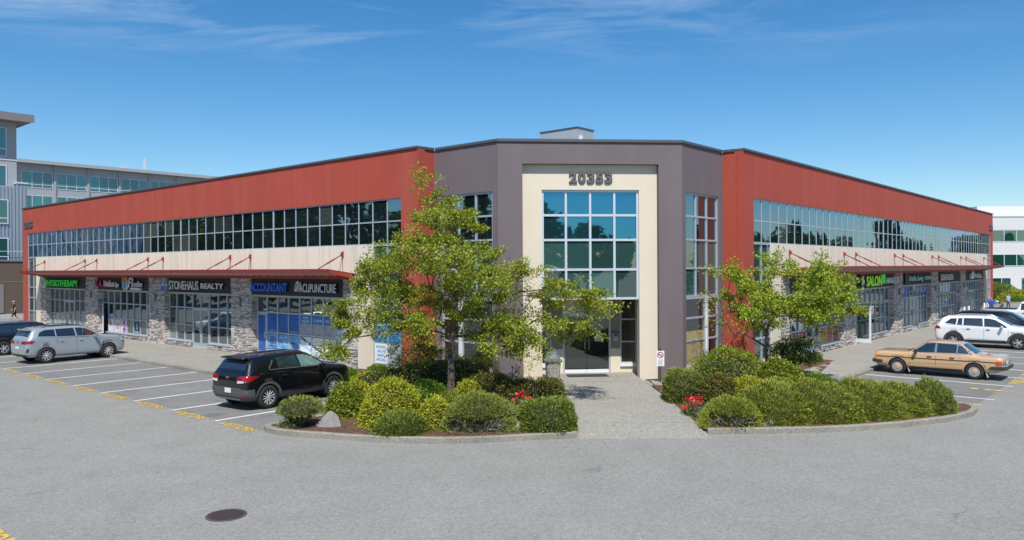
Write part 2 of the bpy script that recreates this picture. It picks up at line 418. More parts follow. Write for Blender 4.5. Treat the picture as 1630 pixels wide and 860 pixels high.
    b = MB(); B(b, c0, c1, 0.16, 0.004, 3.80, 3.945); obj('canopy_beam', b, can, F, STEELB)
    for u in (c0, c1):
        uu = u - 0.08 if u == c1 else u
        b = MB().add([(s * (uu), -1.36, 4.06), (s * (uu + 0.08), -1.36, 4.06), (s * (uu + 0.08), -0.17, 3.86), (s * uu, -0.17, 3.86),
                      (s * (uu), -1.36, 4.20), (s * (uu + 0.08), -1.36, 4.20), (s * (uu + 0.08), -0.17, 4.038), (s * uu, -0.17, 4.038)],
                     [(0, 1, 2, 3), (7, 6, 5, 4), (0, 4, 5, 1), (1, 5, 6, 2), (2, 6, 7, 3), (3, 7, 4, 0)])
        obj('canopy_end_beam', b.mesh('canopy_end_beam', [STEELB], recalc=True), can, F)
    jm = MB().add([(-0.03, -1.36, 4.09), (0.03, -1.36, 4.09), (0.03, -0.16, 3.93), (-0.03, -0.16, 3.93), (-0.03, -1.36, 4.203), (0.03, -1.36, 4.203), (0.03, -0.16, 4.037), (-0.03, -0.16, 4.037)],
                  [(3, 2, 1, 0), (4, 5, 6, 7), (1, 5, 4, 0), (2, 6, 5, 1), (3, 7, 6, 2), (0, 4, 7, 3)]).mesh('canopy_joist', [JOIST], recalc=True)
    u = c0 + 0.5
    while u < c1 - 0.3:
        obj('canopy_joist', jm, can, F @ T(s * u, 0, 0)); u += 0.62
    rods = []
    for k in range(nbays): rods += [bayL(k) + 0.0, bayL(k) + 7.42]
    for u in rods:
        b = MB(); b.tube([(s * u, -0.05, 4.87), (s * u, -1.28, 4.25)], 0.024, 8); b.tube([(s * u, -0.03, 4.82), (s * u, -0.03, 4.06)], 0.009, 5)
        b.tube([(s * u, -0.45, 4.668), (s * u, -0.85, 4.467)], 0.036, 8)
        r = obj('tie_rod', b, can, F, STEEL)
        b = MB(); B(b, u - 0.06, u + 0.06, 0.05, 0.0, 4.76, 5.0); B(b, u - 0.015, u + 0.015, 0.12, 0.05, 4.80, 4.94); obj('rod_plate', b, can, F, STEELB)
    return F, s

wing('L', FL, 44.94, 46, 4)
wing('R', FRT, 54.03, 56, 5)

# ------------------------------------------------------------------ shopfronts
def gfx(x0, x1, z0, z1, F, m, name='window_graphic', y=RECESS + 0.035):
    return obj(name, MB().box(x0 + 0.03, x1 - 0.03, y, y + 0.006, z0 + 0.03, z1 - 0.03), Bld, F, m)
def letters(txt, size, x, z, y, F, m, parent, width=None, depth=0.004, name='printed_letters', **k):
    return obj(name, text_mesh(txt, size, depth, width=width, m=m, **k), parent, F @ T(x, y, z))
def door_leaf(F, x0, x1, z1, parent, m_frame, m_glass, y, hinge=None, ang=0.0, handle_side=1, rail=0.10, base=0.02):
    """glazed leaf: frame (thing part), glass and handle as children"""
    w = x1 - x0
    b = MB(); b.box(0, rail, 0, 0.05, 0, z1 - base); b.box(w - rail, w, 0, 0.05, 0, z1 - base); b.box(rail, w - rail, 0, 0.05, 0, 0.22); b.box(rail, w - rail, 0, 0.05, z1 - base - rail, z1 - base)
    M = F @ T(x0, y, base) @ (T(0, 0, 0) if hinge != 'r' else T(w, 0, 0)) @ Matrix.Rotation(ang, 4, 'Z') @ (T(0, 0, 0) if hinge != 'r' else T(-w, 0, 0))
    d = obj('shop_door', b, parent, M, m_frame)
    obj('door_glass', MB().box(rail, w - rail, 0.018, 0.034, 0.22, z1 - base - rail), d, M, m_glass)
    hx = w - rail / 2 if handle_side > 0 else rail / 2
    hb = MB().tube([(hx, 0.0, 0.85), (hx, -0.07, 0.87), (hx, -0.07, 1.20), (hx, 0.0, 1.22)], 0.018, 8)
    obj('handle', hb, d, M, CHROME)
    return d

def shopfront(F, s, k, doors, gl=None, seed=0):
    """doors: list of (col0, ncols, leaves, spec). Columns run from the viewer's left"""
    u0 = bayL(k); x_left = -(u0 + 7.4) if s < 0 else u0
    cw = 7.4 / 8; xs = [x_left + cw * i for i in range(9)]
    y = RECESS
    # sign band, lintel, head
    obj('sign_band', MB().box(x_left + 0.0, x_left + 7.4, 0.045, 0.5, ZTOP + 0.05, 3.9), Bld, F, CHAR)
    obj('lintel', MB().box(x_left + 0.002, x_left + 7.398, 0.03, 0.5, ZTOP, ZTOP + 0.05), Bld, F, mat('pale lintel', (0.45, 0.44, 0.42), 0.6))
    dcols = {c for (c0, n, lv, sp) in doors for c in range(c0, c0 + n)}
    b = MB(); fw = 0.07; fd = 0.10
    for i, x in enumerate(xs):
        inside = any(c0 < i < c0 + n for (c0, n, lv, sp) in doors)
        zb = ZR2 if inside else (0.0 if any(i in (c0, c0 + n) for (c0, n, lv, sp) in doors) else ZSILL)
        xa = min(max(x - fw / 2, x_left), x_left + 7.4 - fw)
        b.box(xa, xa + fw, y, y + fd, zb, ZTOP - 0.002)
    cells = []
    for i in range(8):
        rows = [ZR2, ZTOP] if i in dcols else [ZSILL, ZR1, ZR2, ZTOP]
        a, c = xs[i] + fw / 2, xs[i + 1] - fw / 2
        for z in rows[:-1]:
            b.box(a, c, y + 0.008, y + fd, z, z + fw)
        b.box(a, c, y + 0.008, y + fd, ZTOP - fw, ZTOP - 0.002)
        for j in range(len(rows) - 1): cells.append((i, rows[j], rows[j + 1]))
    fr = obj('shopfront_frame', b, Bld, F, ALU)
    for i, z0, z1 in cells:
        m = GLD
        if gl: m = gl(i, z0) or GLD
        pane(xs[i] + 0.03, xs[i + 1] - 0.03, z0 + 0.03, z1 - 0.03, y + 0.05, F, fr, m)
    # stone base under the glass
    runs = []; i = 0
    while i < 8:
        if i in dcols: i += 1; continue
        j = i
        while j < 8 and j not in dcols: j += 1
        runs.append((xs[i], xs[j])); i = j
    for a, c in runs:
        p = obj('base_wall', MB().box(a + 0.01, c - 0.01, y - 0.10, y + 0.2, ZG, ZSILL - 0.03), Bld, F, MORTAR)
        sb = MB(); stone_face(sb, a, c, y - 0.10, 0.0, ZSILL - 0.035); obj('ledge_stones', sb, p, F, STONE, kind='stuff')
        obj('window_sill', MB().box(a + 0.004, c - 0.004, y - 0.17, y - 0.002, ZSILL - 0.03, ZSILL + 0.03), Bld, F, ALU)
    for (c0, n, lv, sp) in doors:
        a, c = xs[c0] + fw / 2, xs[c0 + n] - fw / 2
        obj('door_step', MB().box(a, c, y - 0.12, y + 0.1, ZG, 0.012), Bld, F, mat('concrete step', (0.42, 0.41, 0.39), 0.85, noise=(8, 0.1)))
        if lv == 2:
            mid = (a + c) / 2
            door_leaf(F, a + 0.005, mid - 0.005, ZR2, Bld, ALU, sp.get('g', GLD), y + 0.01, handle_side=1)
            door_leaf(F, mid + 0.005, c - 0.005, ZR2, Bld, ALU, sp.get('g', GLD), y + 0.01, handle_side=-1)
        else:
            door_leaf(F, a + 0.005, c - 0.005, ZR2, Bld, sp.get('m', ALU), sp.get('g', GLD), y + 0.01, hinge=sp.get('hinge'), ang=sp.get('ang', 0), handle_side=sp.get('hs', 1))
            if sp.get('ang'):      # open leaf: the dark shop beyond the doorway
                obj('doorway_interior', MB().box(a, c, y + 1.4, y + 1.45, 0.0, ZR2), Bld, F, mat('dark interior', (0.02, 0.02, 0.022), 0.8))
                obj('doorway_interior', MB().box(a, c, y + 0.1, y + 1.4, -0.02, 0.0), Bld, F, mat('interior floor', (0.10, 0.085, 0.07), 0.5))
    return xs

blinds = lambda i, z: GLB if z < 0.5 else None
# left wing, bay 0 is the nearest
BL = mat('graphic blue', (0.015, 0.11, 0.38), 0.35, noise=(1.5, 0.35)); BL2 = mat('graphic sky blue', (0.13, 0.34, 0.62), 0.35, noise=(4.2, 0.9))
BLH = mat('graphic header blue', (0.02, 0.20, 0.46), 0.35); GPH = mat('graphic pale photo', (0.33, 0.35, 0.38), 0.4, noise=(3.0, 0.5))
WHG = mat('graphic white', (0.74, 0.78, 0.82), 0.4); NAV = mat('graphic navy', (0.03, 0.07, 0.19), 0.4); LBL = mat('graphic pale blue', (0.42, 0.62, 0.82), 0.4)
xs = shopfront(FL, -1, 0, [(0, 1, 1, dict(g=BL, hs=1)), (7, 1, 1, dict(g=LBL, hs=-1))])
for i in (1, 2, 3): gfx(xs[i], xs[i + 1], ZR1 + 0.04, ZR2, FL, BL)
for i in (4, 5, 6):
    gfx(xs[i], xs[i + 1], 1.68, ZR2, FL, BLH); gfx(xs[i], xs[i + 1], ZR1 + 0.04, 1.74, FL, GPH)
gt = obj('window_graphic', MB().box(xs[4] + 0.05, xs[4] + 0.06, RECESS + 0.0375, RECESS + 0.04, 1.9, 1.91), Bld, FL, WHG)
for t_, i, z, w in (('ICBC', 4, 1.93, 0.42), ('INJURY', 4, 1.76, 0.56), ('CLAIMS', 5, 1.82, 0.66), ('WELCOME', 6, 1.82, 0.72)):
    letters(t_, 0.17, xs[i] + (0.925 - w) / 2, z, RECESS + 0.031, FL, WHG, Bld, width=w)
letters('MORTGAGE', 0.09, xs[1] + 0.2, 1.24, RECESS + 0.031, FL, LBL, Bld, width=0.5)
letters('BUSINESS', 0.09, xs[3] + 0.15, 1.26, RECESS + 0.031, FL, LBL, Bld, width=0.6)
for i in (1, 2, 3): gfx(xs[i], xs[i + 1], ZSILL + 0.04, ZR1, FL, BL2)
kp = MB()
for a in range(4):
    for c in range(4): kp.box(xs[1] + 0.22 + a * 0.15, xs[1] + 0.31 + a * 0.15, RECESS + 0.029, RECESS + 0.033, 0.48 + c * 0.14, 0.56 + c * 0.14)
obj('keypad_print', kp, Bld, FL, NAV)
letters('COMPUTER', 0.11, xs[2] + 0.3, 0.62, RECESS + 0.031, FL, WHG, Bld, width=0.6); letters('FINANCIAL', 0.10, xs[2] + 0.15, 0.93, RECESS + 0.031, FL, WHG, Bld, width=0.6)
obj('graphic_wedge', MB().xz([(xs[3] + 0.1, 0.75), (xs[3] + 0.55, 0.36), (xs[3] + 0.88, 0.62), (xs[3] + 0.4, 0.8)], RECESS + 0.028, RECESS + 0.033), Bld, FL, NAV)
for i in (4, 5, 6): gfx(xs[i], xs[i + 1], ZSILL + 0.04, ZR1, FL, WHG)
def swoosh(pts, w, m):
    b = MB(); P = [Vector((p[0], 0, p[1])) for p in pts]; out_ = []
    N_ = 24; q = []
    for t in range(N_ + 1):
        u = t / N_; k = u * (len(P) - 1); i = min(int(k), len(P) - 2); f = k - i
        p0 = P[max(i - 1, 0)]; p1 = P[i]; p2 = P[i + 1]; p3 = P[min(i + 2, len(P) - 1)]
        q.append(0.5 * ((2 * p1) + (p2 - p0) * f + (2 * p0 - 5 * p1 + 4 * p2 - p3) * f * f + (3 * p1 - p0 - 3 * p2 + p3) * f ** 3))
    for a, c in zip(q[:-1], q[1:]):
        d = (c - a).normalized(); n_ = Vector((-d.z, 0, d.x)) * w / 2
        pp = [(a - n_), (c - n_), (c + n_), (a + n_)]
        b.xz([(v.x, v.z) for v in pp], RECESS + 0.027, RECESS + 0.033)
    obj('swoosh_print', b, Bld, FL, m)
swoosh([(xs[4] + 0.1, 1.05), (xs[4] + 0.75, 0.8), (xs[5] + 0.5, 0.55), (xs[6] + 0.1, 0.40), (xs[6] + 0.6, 0.42), (xs[6] + 0.88, 0.75)], 0.10, NAV)
swoosh([(xs[4] + 0.1, 0.72), (xs[4] + 0.5, 0.62), (xs[5] + 0.0, 0.45), (xs[5] + 0.4, 0.36)], 0.11, LBL)
for j, t_ in enumerate(('MASSAGE', 'PHYSIO', 'THERAPY')):
    letters(t_, 0.08, xs[7] + 0.2, 1.55 - 0.16 * j, RECESS + 0.0, FL, BLH, Bld, width=0.5)
xs = shopfront(FL, -1, 1, [(3, 2, 2, {})], gl=lambda i, z: GLB if (z < 0.5 and i == 0) else None)
xs = shopfront(FL, -1, 2, [(0, 1, 1, dict(hinge='l', ang=rad(-22), hs=1, m=ALUW)), (7, 1, 1, dict(hs=-1))])
PK = mat('graphic pink', (0.62, 0.30, 0.30), 0.4, noise=(4.0, 0.5)); PKW = mat('graphic pale pink', (0.68, 0.60, 0.64), 0.4, noise=(3.0, 0.3)); PKM = mat('graphic magenta', (0.36, 0.06, 0.36), 0.4, noise=(4.0, 0.5))
for i in (1, 2, 3): gfx(xs[i], xs[i + 1], ZSILL + 0.04, ZR1, FL, PKW)
for (x, z, r, m_) in ((xs[1] + 0.3, 0.85, 0.17, PK), (xs[2] + 0.4, 0.72, 0.24, PK), (xs[3] + 0.5, 0.5, 0.2, PKM), (xs[3] + 0.45, 0.95, 0.16, PKM), (xs[1] + 0.7, 0.45, 0.14, LBL), (xs[2] + 0.6, 0.4, 0.1, LBL)):
    obj('flower_print', MB().xz([(x + r * math.cos(a) * (1 + 0.2 * math.sin(5 * a)), z + r * math.sin(a)) for a in [2 * math.pi * q / 20 for q in range(20)]], RECESS + 0.026, RECESS + 0.033), Bld, FL, m_)
obj('flower_print', MB().xz([(xs[1] + 0.06, ZR1 + 0.08), (xs[3] + 0.85, ZR1 + 0.08), (xs[3] + 0.8, 1.5), (xs[3] + 0.3, 1.25), (xs[2] + 0.3, 1.22), (xs[1] + 0.6, 1.5), (xs[1] + 0.06, 1.38)], RECESS + 0.028, RECESS + 0.034), Bld, FL, mat('graphic lilac', (0.35, 0.36, 0.52), 0.4, noise=(4, 0.4)))
gfx(xs[5] + 0.1, xs[5 + 1] - 0.1, ZSILL + 0.1, ZR1 - 0.05, FL, BLK)
obj('cone_print', MB().xz([(xs[5] + 0.46, 0.5), (xs[5] + 0.62, 0.78), (xs[5] + 0.56, 0.98), (xs[5] + 0.36, 0.98), (xs[5] + 0.3, 0.78)], RECESS + 0.028, RECESS + 0.034), Bld, FL, mat('graphic cyan', (0.02, 0.42, 0.66), 0.4))
letters('Paradise', 0.15, xs[5] + 0.2, 0.40, RECESS + 0.026, FL, WHITE, Bld, width=0.5, shear=0.2)
xs = shopfront(FL, -1, 3, [(3, 2, 2, {})], gl=blinds)
# right wing
ORG = mat('graphic orange', (0.44, 0.22, 0.03), 0.4, noise=(5, 0.3)); BRK = mat('graphic brick red', (0.38, 0.075, 0.035), 0.4, noise=(5, 0.25))
xs = shopfront(FRT, 1, 0, [(3, 2, 2, {})])
for i, m_ in ((0, BRK), (1, BRK), (2, BRK), (5, ORG), (6, BRK), (7, BRK)): gfx(xs[i], xs[i + 1], ZSILL + 0.04, ZR1, FRT, m_)
for i in (5, 6, 7):
    for j, t_ in enumerate(('TRY', 'OUR', 'NEW')[: 2 + (i % 2)]):
        letters(t_, 0.2, xs[i] + 0.2, 1.82 - 0.26 * j, RECESS + 0.031, FRT, WHG, Bld, width=0.5)
xs = shopfront(FRT, 1, 1, [(0, 1, 1, dict(hinge='r', ang=rad(88), hs=-1, m=ALUW, g=CLG)), (7, 1, 1, dict(hs=-1))])
xs = shopfront(FRT, 1, 2, [(3, 2, 2, {})])
for i in (0, 1, 2, 5, 6, 7): gfx(xs[i], xs[i + 1], ZR2 + 0.05, ZTOP - 0.04, FRT, mat('poster blue', (0.015, 0.07, 0.33), 0.4, noise=(5, 0.4)))
for i in (0, 1, 5, 6, 7): obj('poster_figure', MB().xz([(xs[i] + 0.28, 2.45), (xs[i] + 0.62, 2.45), (xs[i] + 0.55, 2.78), (xs[i] + 0.45, 2.84), (xs[i] + 0.36, 2.76)], RECESS + 0.027, RECESS + 0.033), Bld, FRT, mat('poster figure pale', (0.55, 0.5, 0.45), 0.5, noise=(9, 0.4)))
xs = shopfront(FRT, 1, 3, [(7, 1, 1, dict(hs=-1))], gl=lambda i, z: GLB if i in (3, 4) and z > 1 else None)
WHB = mat('window banner white', (0.7, 0.72, 0.72), 0.5)
for i in (2, 3, 4): gfx(xs[i] + 0.2, xs[i + 1] - 0.15, ZR2 + 0.1, ZTOP - 0.1, FRT, WHB)
xs = shopfront(FRT, 1, 4, [(3, 2, 2, {})])

# ------------------------------------------------------------------ centre block
WF = 7.04
o_ = obj
def cbox(F, x0, x1, n0, n1, z0, z1, m, name='wall_panel'): return obj(name, MB().box(x0, x1, -n0, -n1, z0, z1), Bld, F, m)
u1_, u2_ = 0.93, 6.12
cbox(FC, 0, u1_, 0, -0.6, ZG, 8.15, PURP, 'purple_panel'); cbox(FC, u2_, WF, 0, -0.6, ZG, 8.15, PURP, 'purple_panel'); cbox(FC, 0, WF, 0, -0.6, 8.15, H - 0.1, PURP, 'purple_panel')
ci = -0.24
cbox(FC, u1_, 1.68, ci, -0.6, ZG, 7.2, CREAM, 'cream_panel'); cbox(FC, 5.42, u2_, ci, -0.6, ZG, 7.2, CREAM, 'cream_panel'); cbox(FC, u1_, u2_, ci, -0.6, 7.2, 8.15, CREAM, 'cream_panel')
gx = [1.68 + 0.935 * i for i in range(5)]
window(gx, [3.02, 4.17, 5.30, 6.24, 7.2], 0.33, FC, Bld, lambda i, j: GLC if j > 1 else GLT, name='entrance_window', fw=0.085, fd=0.12, edge=0.085, fm=mat('light frame', (0.62, 0.66, 0.71), 0.35, metal=0.3))
# entrance recess
obj('recess_ceiling', MB().box(1.3, 5.8, 0.605, 2.2, 3.02, 3.2), Bld, FC, CREAM)
obj('recess_side_wall', MB().box(5.74, 5.94, 0.605, 2.2, ZG, 3.02), Bld, FC, CREAM); obj('recess_side_wall', MB().box(1.1, 1.35, 0.605, 2.2, ZG, 3.02), Bld, FC, CREAM)
yb = 1.95
TANU = mat('taupe panel', (0.28, 0.225, 0.17), 0.85, noise=(5, 0.06))
obj('recess_wall', MB().box(4.66, 5.06, yb - 0.02, yb + 0.2, ZG, 0.98), Bld, FC, CREAM); obj('recess_wall', MB().box(4.66, 5.06, yb, yb + 0.2, 0.98, 3.02), Bld, FC, TANU)
obj('recess_wall', MB().box(2.25, 2.72, yb - 0.02, yb + 0.2, ZG, 0.98), Bld, FC, CREAM); obj('recess_wall', MB().box(2.25, 2.72, yb, yb + 0.2, 0.98, 3.02), Bld, FC, TANU)
obj('recess_wall', MB().box(5.06, 5.74, yb, yb + 0.2, ZG, 0.26), Bld, FC, CREAM); obj('recess_wall', MB().box(1.35, 2.25, yb, yb + 0.2, ZG, 0.26), Bld, FC, CREAM)
obj('recess_wall', MB().box(2.72, 4.66, yb, yb + 0.2, 2.72, 3.02), Bld, FC, CREAM)
obj('window_sill', MB().box(5.04, 5.72, yb - 0.08, yb - 0.002, 0.26, 0.38), Bld, FC, ALUW); obj('window_sill', MB().box(1.37, 2.25, yb - 0.08, yb - 0.002, 0.26, 0.38), Bld, FC, ALUW)
window([5.06, 5.74], [0.38, 1.25, 2.15, 3.015], yb, FC, Bld, lambda i, j: DGL, name='side_window', edge=0.05)
window([1.35, 1.75, 2.25], [0.38, 1.25, 2.15, 3.015], yb, FC, Bld, lambda i, j: DGL, name='side_window', edge=0.05)
window([2.72, 3.69, 4.66], [2.36, 2.71], yb, FC, Bld, lambda i, j: GLD, name='transom_window', edge=0.07)
obj('door_frame', MB().box(2.72, 2.79, yb, yb + 0.12, 0.0, 2.36).box(4.59, 4.66, yb, yb + 0.12, 0, 2.36).box(2.79, 4.59, yb + 0.004, yb + 0.12, 2.28, 2.36), Bld, FC, ALU)
for x0, x1, hs in ((2.795, 3.685, 1), (3.695, 4.585, -1)):
    d = obj('entrance_door', MB().box(x0, x1, yb + 0.03, yb + 0.06, 0.15, 2.27), Bld, FC, DGL)
    obj('door_rail', MB().box(x0, x1, yb + 0.015, yb + 0.075, 0.01, 0.15), d, FC, ALUW)
    hx = x1 - 0.08 if hs > 0 else x0 + 0.08
    obj('handle', MB().tube([(hx, yb + 0.02, 0.98), (hx, yb - 0.05, 0.99), (hx, yb - 0.05, 1.40), (hx, yb + 0.02, 1.41)], 0.016, 8), d, FC, CHROME)
nt_ = obj('door_notice', MB().box(4.02, 4.31, yb + 0.024, yb + 0.029, 1.28, 1.50), Bld, FC, mat('notice pale blue', (0.55, 0.66, 0.72), 0.5))
for j in range(5): obj('notice_line', MB().box(4.06, 4.27, yb + 0.021, yb + 0.0235, 1.31 + 0.035 * j, 1.322 + 0.035 * j), nt_, FC, mat('ink', (0.1, 0.11, 0.12), 0.6))
letters('ENTRANCE', 0.07, 3.95, 1.54, yb + 0.02, FC, mat('notice grey', (0.4, 0.4, 0.42), 0.5), Bld, width=0.42)
ic = obj('intercom', MB().box(4.73, 4.99, yb - 0.07, yb - 0.001, 1.24, 1.62), Bld, FC, mat('intercom metal', (0.30, 0.29, 0.28), 0.4, metal=0.5))
obj('intercom_screen', MB().box(4.79, 4.93, yb - 0.076, yb - 0.0705, 1.50, 1.57), ic, FC, BLK)
obj('keypad', MB().box(4.81, 4.91, yb - 0.078, yb - 0.0705, 1.30, 1.42), ic, FC, mat('keypad steel', (0.5, 0.5, 0.5), 0.3, metal=0.6))
obj('intercom_hood', MB().box(4.71, 5.01, yb - 0.10, yb - 0.001, 1.62, 1.645), ic, FC, BLK)
mtt = mat('door mat', (0.035, 0.037, 0.045), 0.95, noise=(30, 0.2))
# angled purple faces
for F, s, far in ((FAL, -1, 3.404), (FAR, 1, 3.415)):
    B = lambda b, u0, u1, n0, n1, z0, z1: b.box(s * u0, s * u1, -n0, -n1, z0, z1)
    obj('purple_panel', B(MB(), 0.02, 0.27, 0, -0.3, ZG, 7.13), Bld, F, PURP)
    obj('purple_panel', B(MB(), 3.03, far, 0, -0.3, ZG, 7.13), Bld, F, PURP)
    obj('purple_panel', B(MB(), 0.02, far, 0, -0.3, 7.13, H - 0.1), Bld, F, PURP)
    obj('cream_panel', B(MB(), 0.27, 3.03, -0.03, -0.3, ZG, 0.42), Bld, F, CREAM)
    window(sorted(s * u for u in (0.27, 1.19, 2.11, 3.03)), [3.07, 4.2, 5.31, 6.22, 7.13], 0.05, F, Bld, lambda i, j: GLS if j > 1 else GLT, name='tall_window', fw=0.07, edge=0.07)
    window(sorted(s * u for u in (0.27, 1.95)), [0.42, 1.38, 2.26, 3.065], 0.05, F, Bld, lambda i, j: DGL, name='lobby_window', fw=0.07, edge=0.07)
    window(sorted(s * u for u in (2.08, 3.03)), [0.42, 1.38, 2.26, 3.065], 0.05, F, Bld, lambda i, j: DGL, name='lobby_window', fw=0.07, edge=0.07)
    obj('window_post', B(MB(), 1.95, 2.08, 0.0, -0.15, 0.42, 3.065), Bld, F, ALUW)
# pale desk seen behind the right lobby window
pl = glass('pale desk behind glass', (0.40, 0.31, 0.13), 0.06)
obj('desk_panel', MB().box(0.36, 1.88, 0.088, 0.094, 0.50, 1.34), Bld, FAR, pl); obj('desk_panel', MB().box(0.36, 1.88, 0.088, 0.094, 1.42, 1.75), Bld, FAR, pl)
# red returns where the wings step forward
for F, s in ((FL, -1), (FRT, 1)):
    x = sorted((0.0, s * 0.25))
    obj('wall_panel', MB().box(x[0], x[1], 0.26, 0.905, ZG, H - 0.1), Bld, F, RED)
    x = sorted((-s * 0.05, s * 0.3)); obj('parapet_cap', MB().box(x[0], x[1], 0.355, 0.86, H - 0.1, H), Bld, F, CAPM)
# caps and roof of the centre
obj('parapet_cap', MB().box(-0.03, WF + 0.03, -0.06, 0.35, H - 0.1, H + 0.004), Bld, FC, CAPM)
obj('parapet_cap', MB().box(-3.30, -0.02, -0.06, 0.35, H - 0.1, H - 0.004), Bld, FAL, CAPM); obj('parapet_cap', MB().box(0.02, 3.30, -0.06, 0.35, H - 0.1, H - 0.004), Bld, FAR, CAPM)
cr = [A_, B_, tuple((FAR @ Vector((3.4, 0.0, 0)))[:2]), (B2[0] + 3, B2[1] + 14), (A2[0] - 3, A2[1] + 14), tuple((FAL @ Vector((-3.4, 0.0, 0)))[:2])]
cx = sum(p[0] for p in cr) / 6; cy = sum(p[1] for p in cr) / 6
obj('roof', MB().prism([(cx + (x - cx) * 0.94, cy + (y - cy) * 0.94) for x, y in cr], 8.4, 8.55), Bld, I4, ROOF)
# rooftop penthouse
PG = mat('penthouse siding', (0.34, 0.38, 0.43), 0.6, noise=(2, 0.06)); FP = frame((3.6, 42.0), UR)
pent = thing('rooftop_plant_room', 'small grey metal plant room on the roof above the entrance', 'plant room', FP)
obj('siding', MB().box(0, 1.5, 0, 2.6, 8.5, 11.85), pent, FP, PG)
obj('cap', MB().box(-0.04, 1.54, -0.04, 2.64, 11.85, 11.91), pent, FP, CAPM)
obj('vent_box', MB().box(0.9 - 0.75, 0.40, -0.05, -0.002, 10.3, 11.45), pent, FP, WHITE); obj('warning_plate', MB().box(0.85, 1.1, -0.02, -0.002, 9.95, 10.5), pent, FP, mat('yellow paint', (0.75, 0.55, 0.02), 0.5))
obj('vent_box', MB().box(-0.05, -0.002, 1.3, 1.75, 9.9, 10.9), pent, FP, WHITE); obj('vent_box', MB().box(-0.04, -0.002, 0.85, 1.05, 10.7, 11.2), pent, FP, WHITE)

# ------------------------------------------------------------------ street numbers
NUMM = mat('number dark grey', (0.055, 0.05, 0.055), 0.6); NUMF = mat('number face grey', (0.12, 0.108, 0.118), 0.5)
def number(txt, F, x, z, size, width, label, y=0.0):
    F = F @ T(0, y, 0)
    t = thing('street_number', label, 'street number', F @ T(x, 0, z))
    n_ = len(txt); w = width / n_
    for i, c in enumerate(txt):
        me = text_mesh(c, size, 0.06, bold=0.05 * size, width=w * 0.90, m=NUMM)
        obj('digit', me, t, F @ T(x + i * w, -0.031, z))
        me = text_mesh(c, size, 0.004, bold=0.022 * size, width=w * 0.80, m=NUMF)
        obj('digit_face', me, t, F @ T(x + i * w + 0.055 * w, -0.064, z + 0.012 * size))
    return t
number('20353', FC, 2.72, 7.47, 0.55, 1.70, 'dark grey raised number 20353 above the entrance window', 0.24)
W_ = FC
number('20355', FL, -44.45, 7.50, 0.62, 1.75, 'dark raised number 20355 at the far end of the left red wall')
number('20351', FRT, 52.2, 7.50, 0.62, 1.6, 'dark raised number at the far end of the right red wall')

# ------------------------------------------------------------------ shop signs
def sign(label, F, x, z, parts, grp='shop signs under the canopies'):
    t = thing('shop_sign', label, 'shop sign', F @ T(x, 0, z), grp)
    for p in parts:
        if p[0] == 't':
            _, s_, dx, dz, size, width, m_, kw = p
            if 'back' not in kw or kw['back']:
                obj('letter_shadow_box', text_mesh(s_, size, 0.07, width=width, bold=0.004, m=BLK, **{k: v for k, v in kw.items() if k in ('shear',)}), t, F @ T(x + dx + 0.03, 0.0, z + dz - 0.01))
            obj('lettering', text_mesh(s_, size, 0.03, width=width, bold=kw.get('bold', 0.004), m=m_, **{k: v for k, v in kw.items() if k in ('shear',)}), t, F @ T(x + dx, -0.088, z + dz))
        elif p[0] == 'disc':
            _, dx, dz, rx, rz, m_, y0 = p
            obj('emblem', MB().xz([(x + dx + rx * math.cos(a), z + dz + rz * math.sin(a)) for a in [2 * math.pi * q / 28 for q in range(28)]], y0, 0.04), t, F, m_)
        elif p[0] == 'poly':
            _, pts, m_, y0 = p
            obj('emblem', MB().xz([(x + a, z + c) for a, c in pts], y0, 0.04), t, F, m_)
    return t
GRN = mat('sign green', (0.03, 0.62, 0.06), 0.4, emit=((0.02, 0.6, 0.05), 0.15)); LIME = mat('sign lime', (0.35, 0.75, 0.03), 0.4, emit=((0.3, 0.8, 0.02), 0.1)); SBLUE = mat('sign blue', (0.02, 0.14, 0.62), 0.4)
MAG = mat('sign magenta', (0.45, 0.02, 0.12), 0.4); SPK = mat('sign pale pink', (0.75, 0.5, 0.5), 0.4); TEAL = mat('sign teal', (0.35, 0.62, 0.62), 0.4); LOGOG = mat('emblem grey green', (0.20, 0.27, 0.26), 0.5)
SW = mat('sign white', (0.68, 0.70, 0.70), 0.4); CYAN = mat('sign cyan', (0.02, 0.42, 0.66), 0.4); SORG = mat('sign orange', (0.55, 0.16, 0.03), 0.4)
sign('green PHYSIOTHERAPY lettering with a round white emblem, farthest left', FL, -40.9, 3.0,
     [('disc', 0.45, 0.36, 0.38, 0.40, SW, -0.1), ('disc', 0.45, 0.36, 0.20, 0.24, LOGOG, -0.106), ('t', 'PHYSIOTHERAPY', 1.0, 0.14, 0.62, 5.95, GRN, {})])
sign('magenta and white nail spa lettering on the second left shopfront', FL, -31.0, 3.0,
     [('t', 'K.A.', 0.0, 0.22, 0.52, 1.15, MAG, dict(bold=0.02)), ('t', 'Nails', 1.35, 0.22, 0.52, 1.25, SPK, dict(bold=0.02)), ('t', '& Spa', 2.65, 0.22, 0.40, 0.95, SW, dict(bold=0.01))])
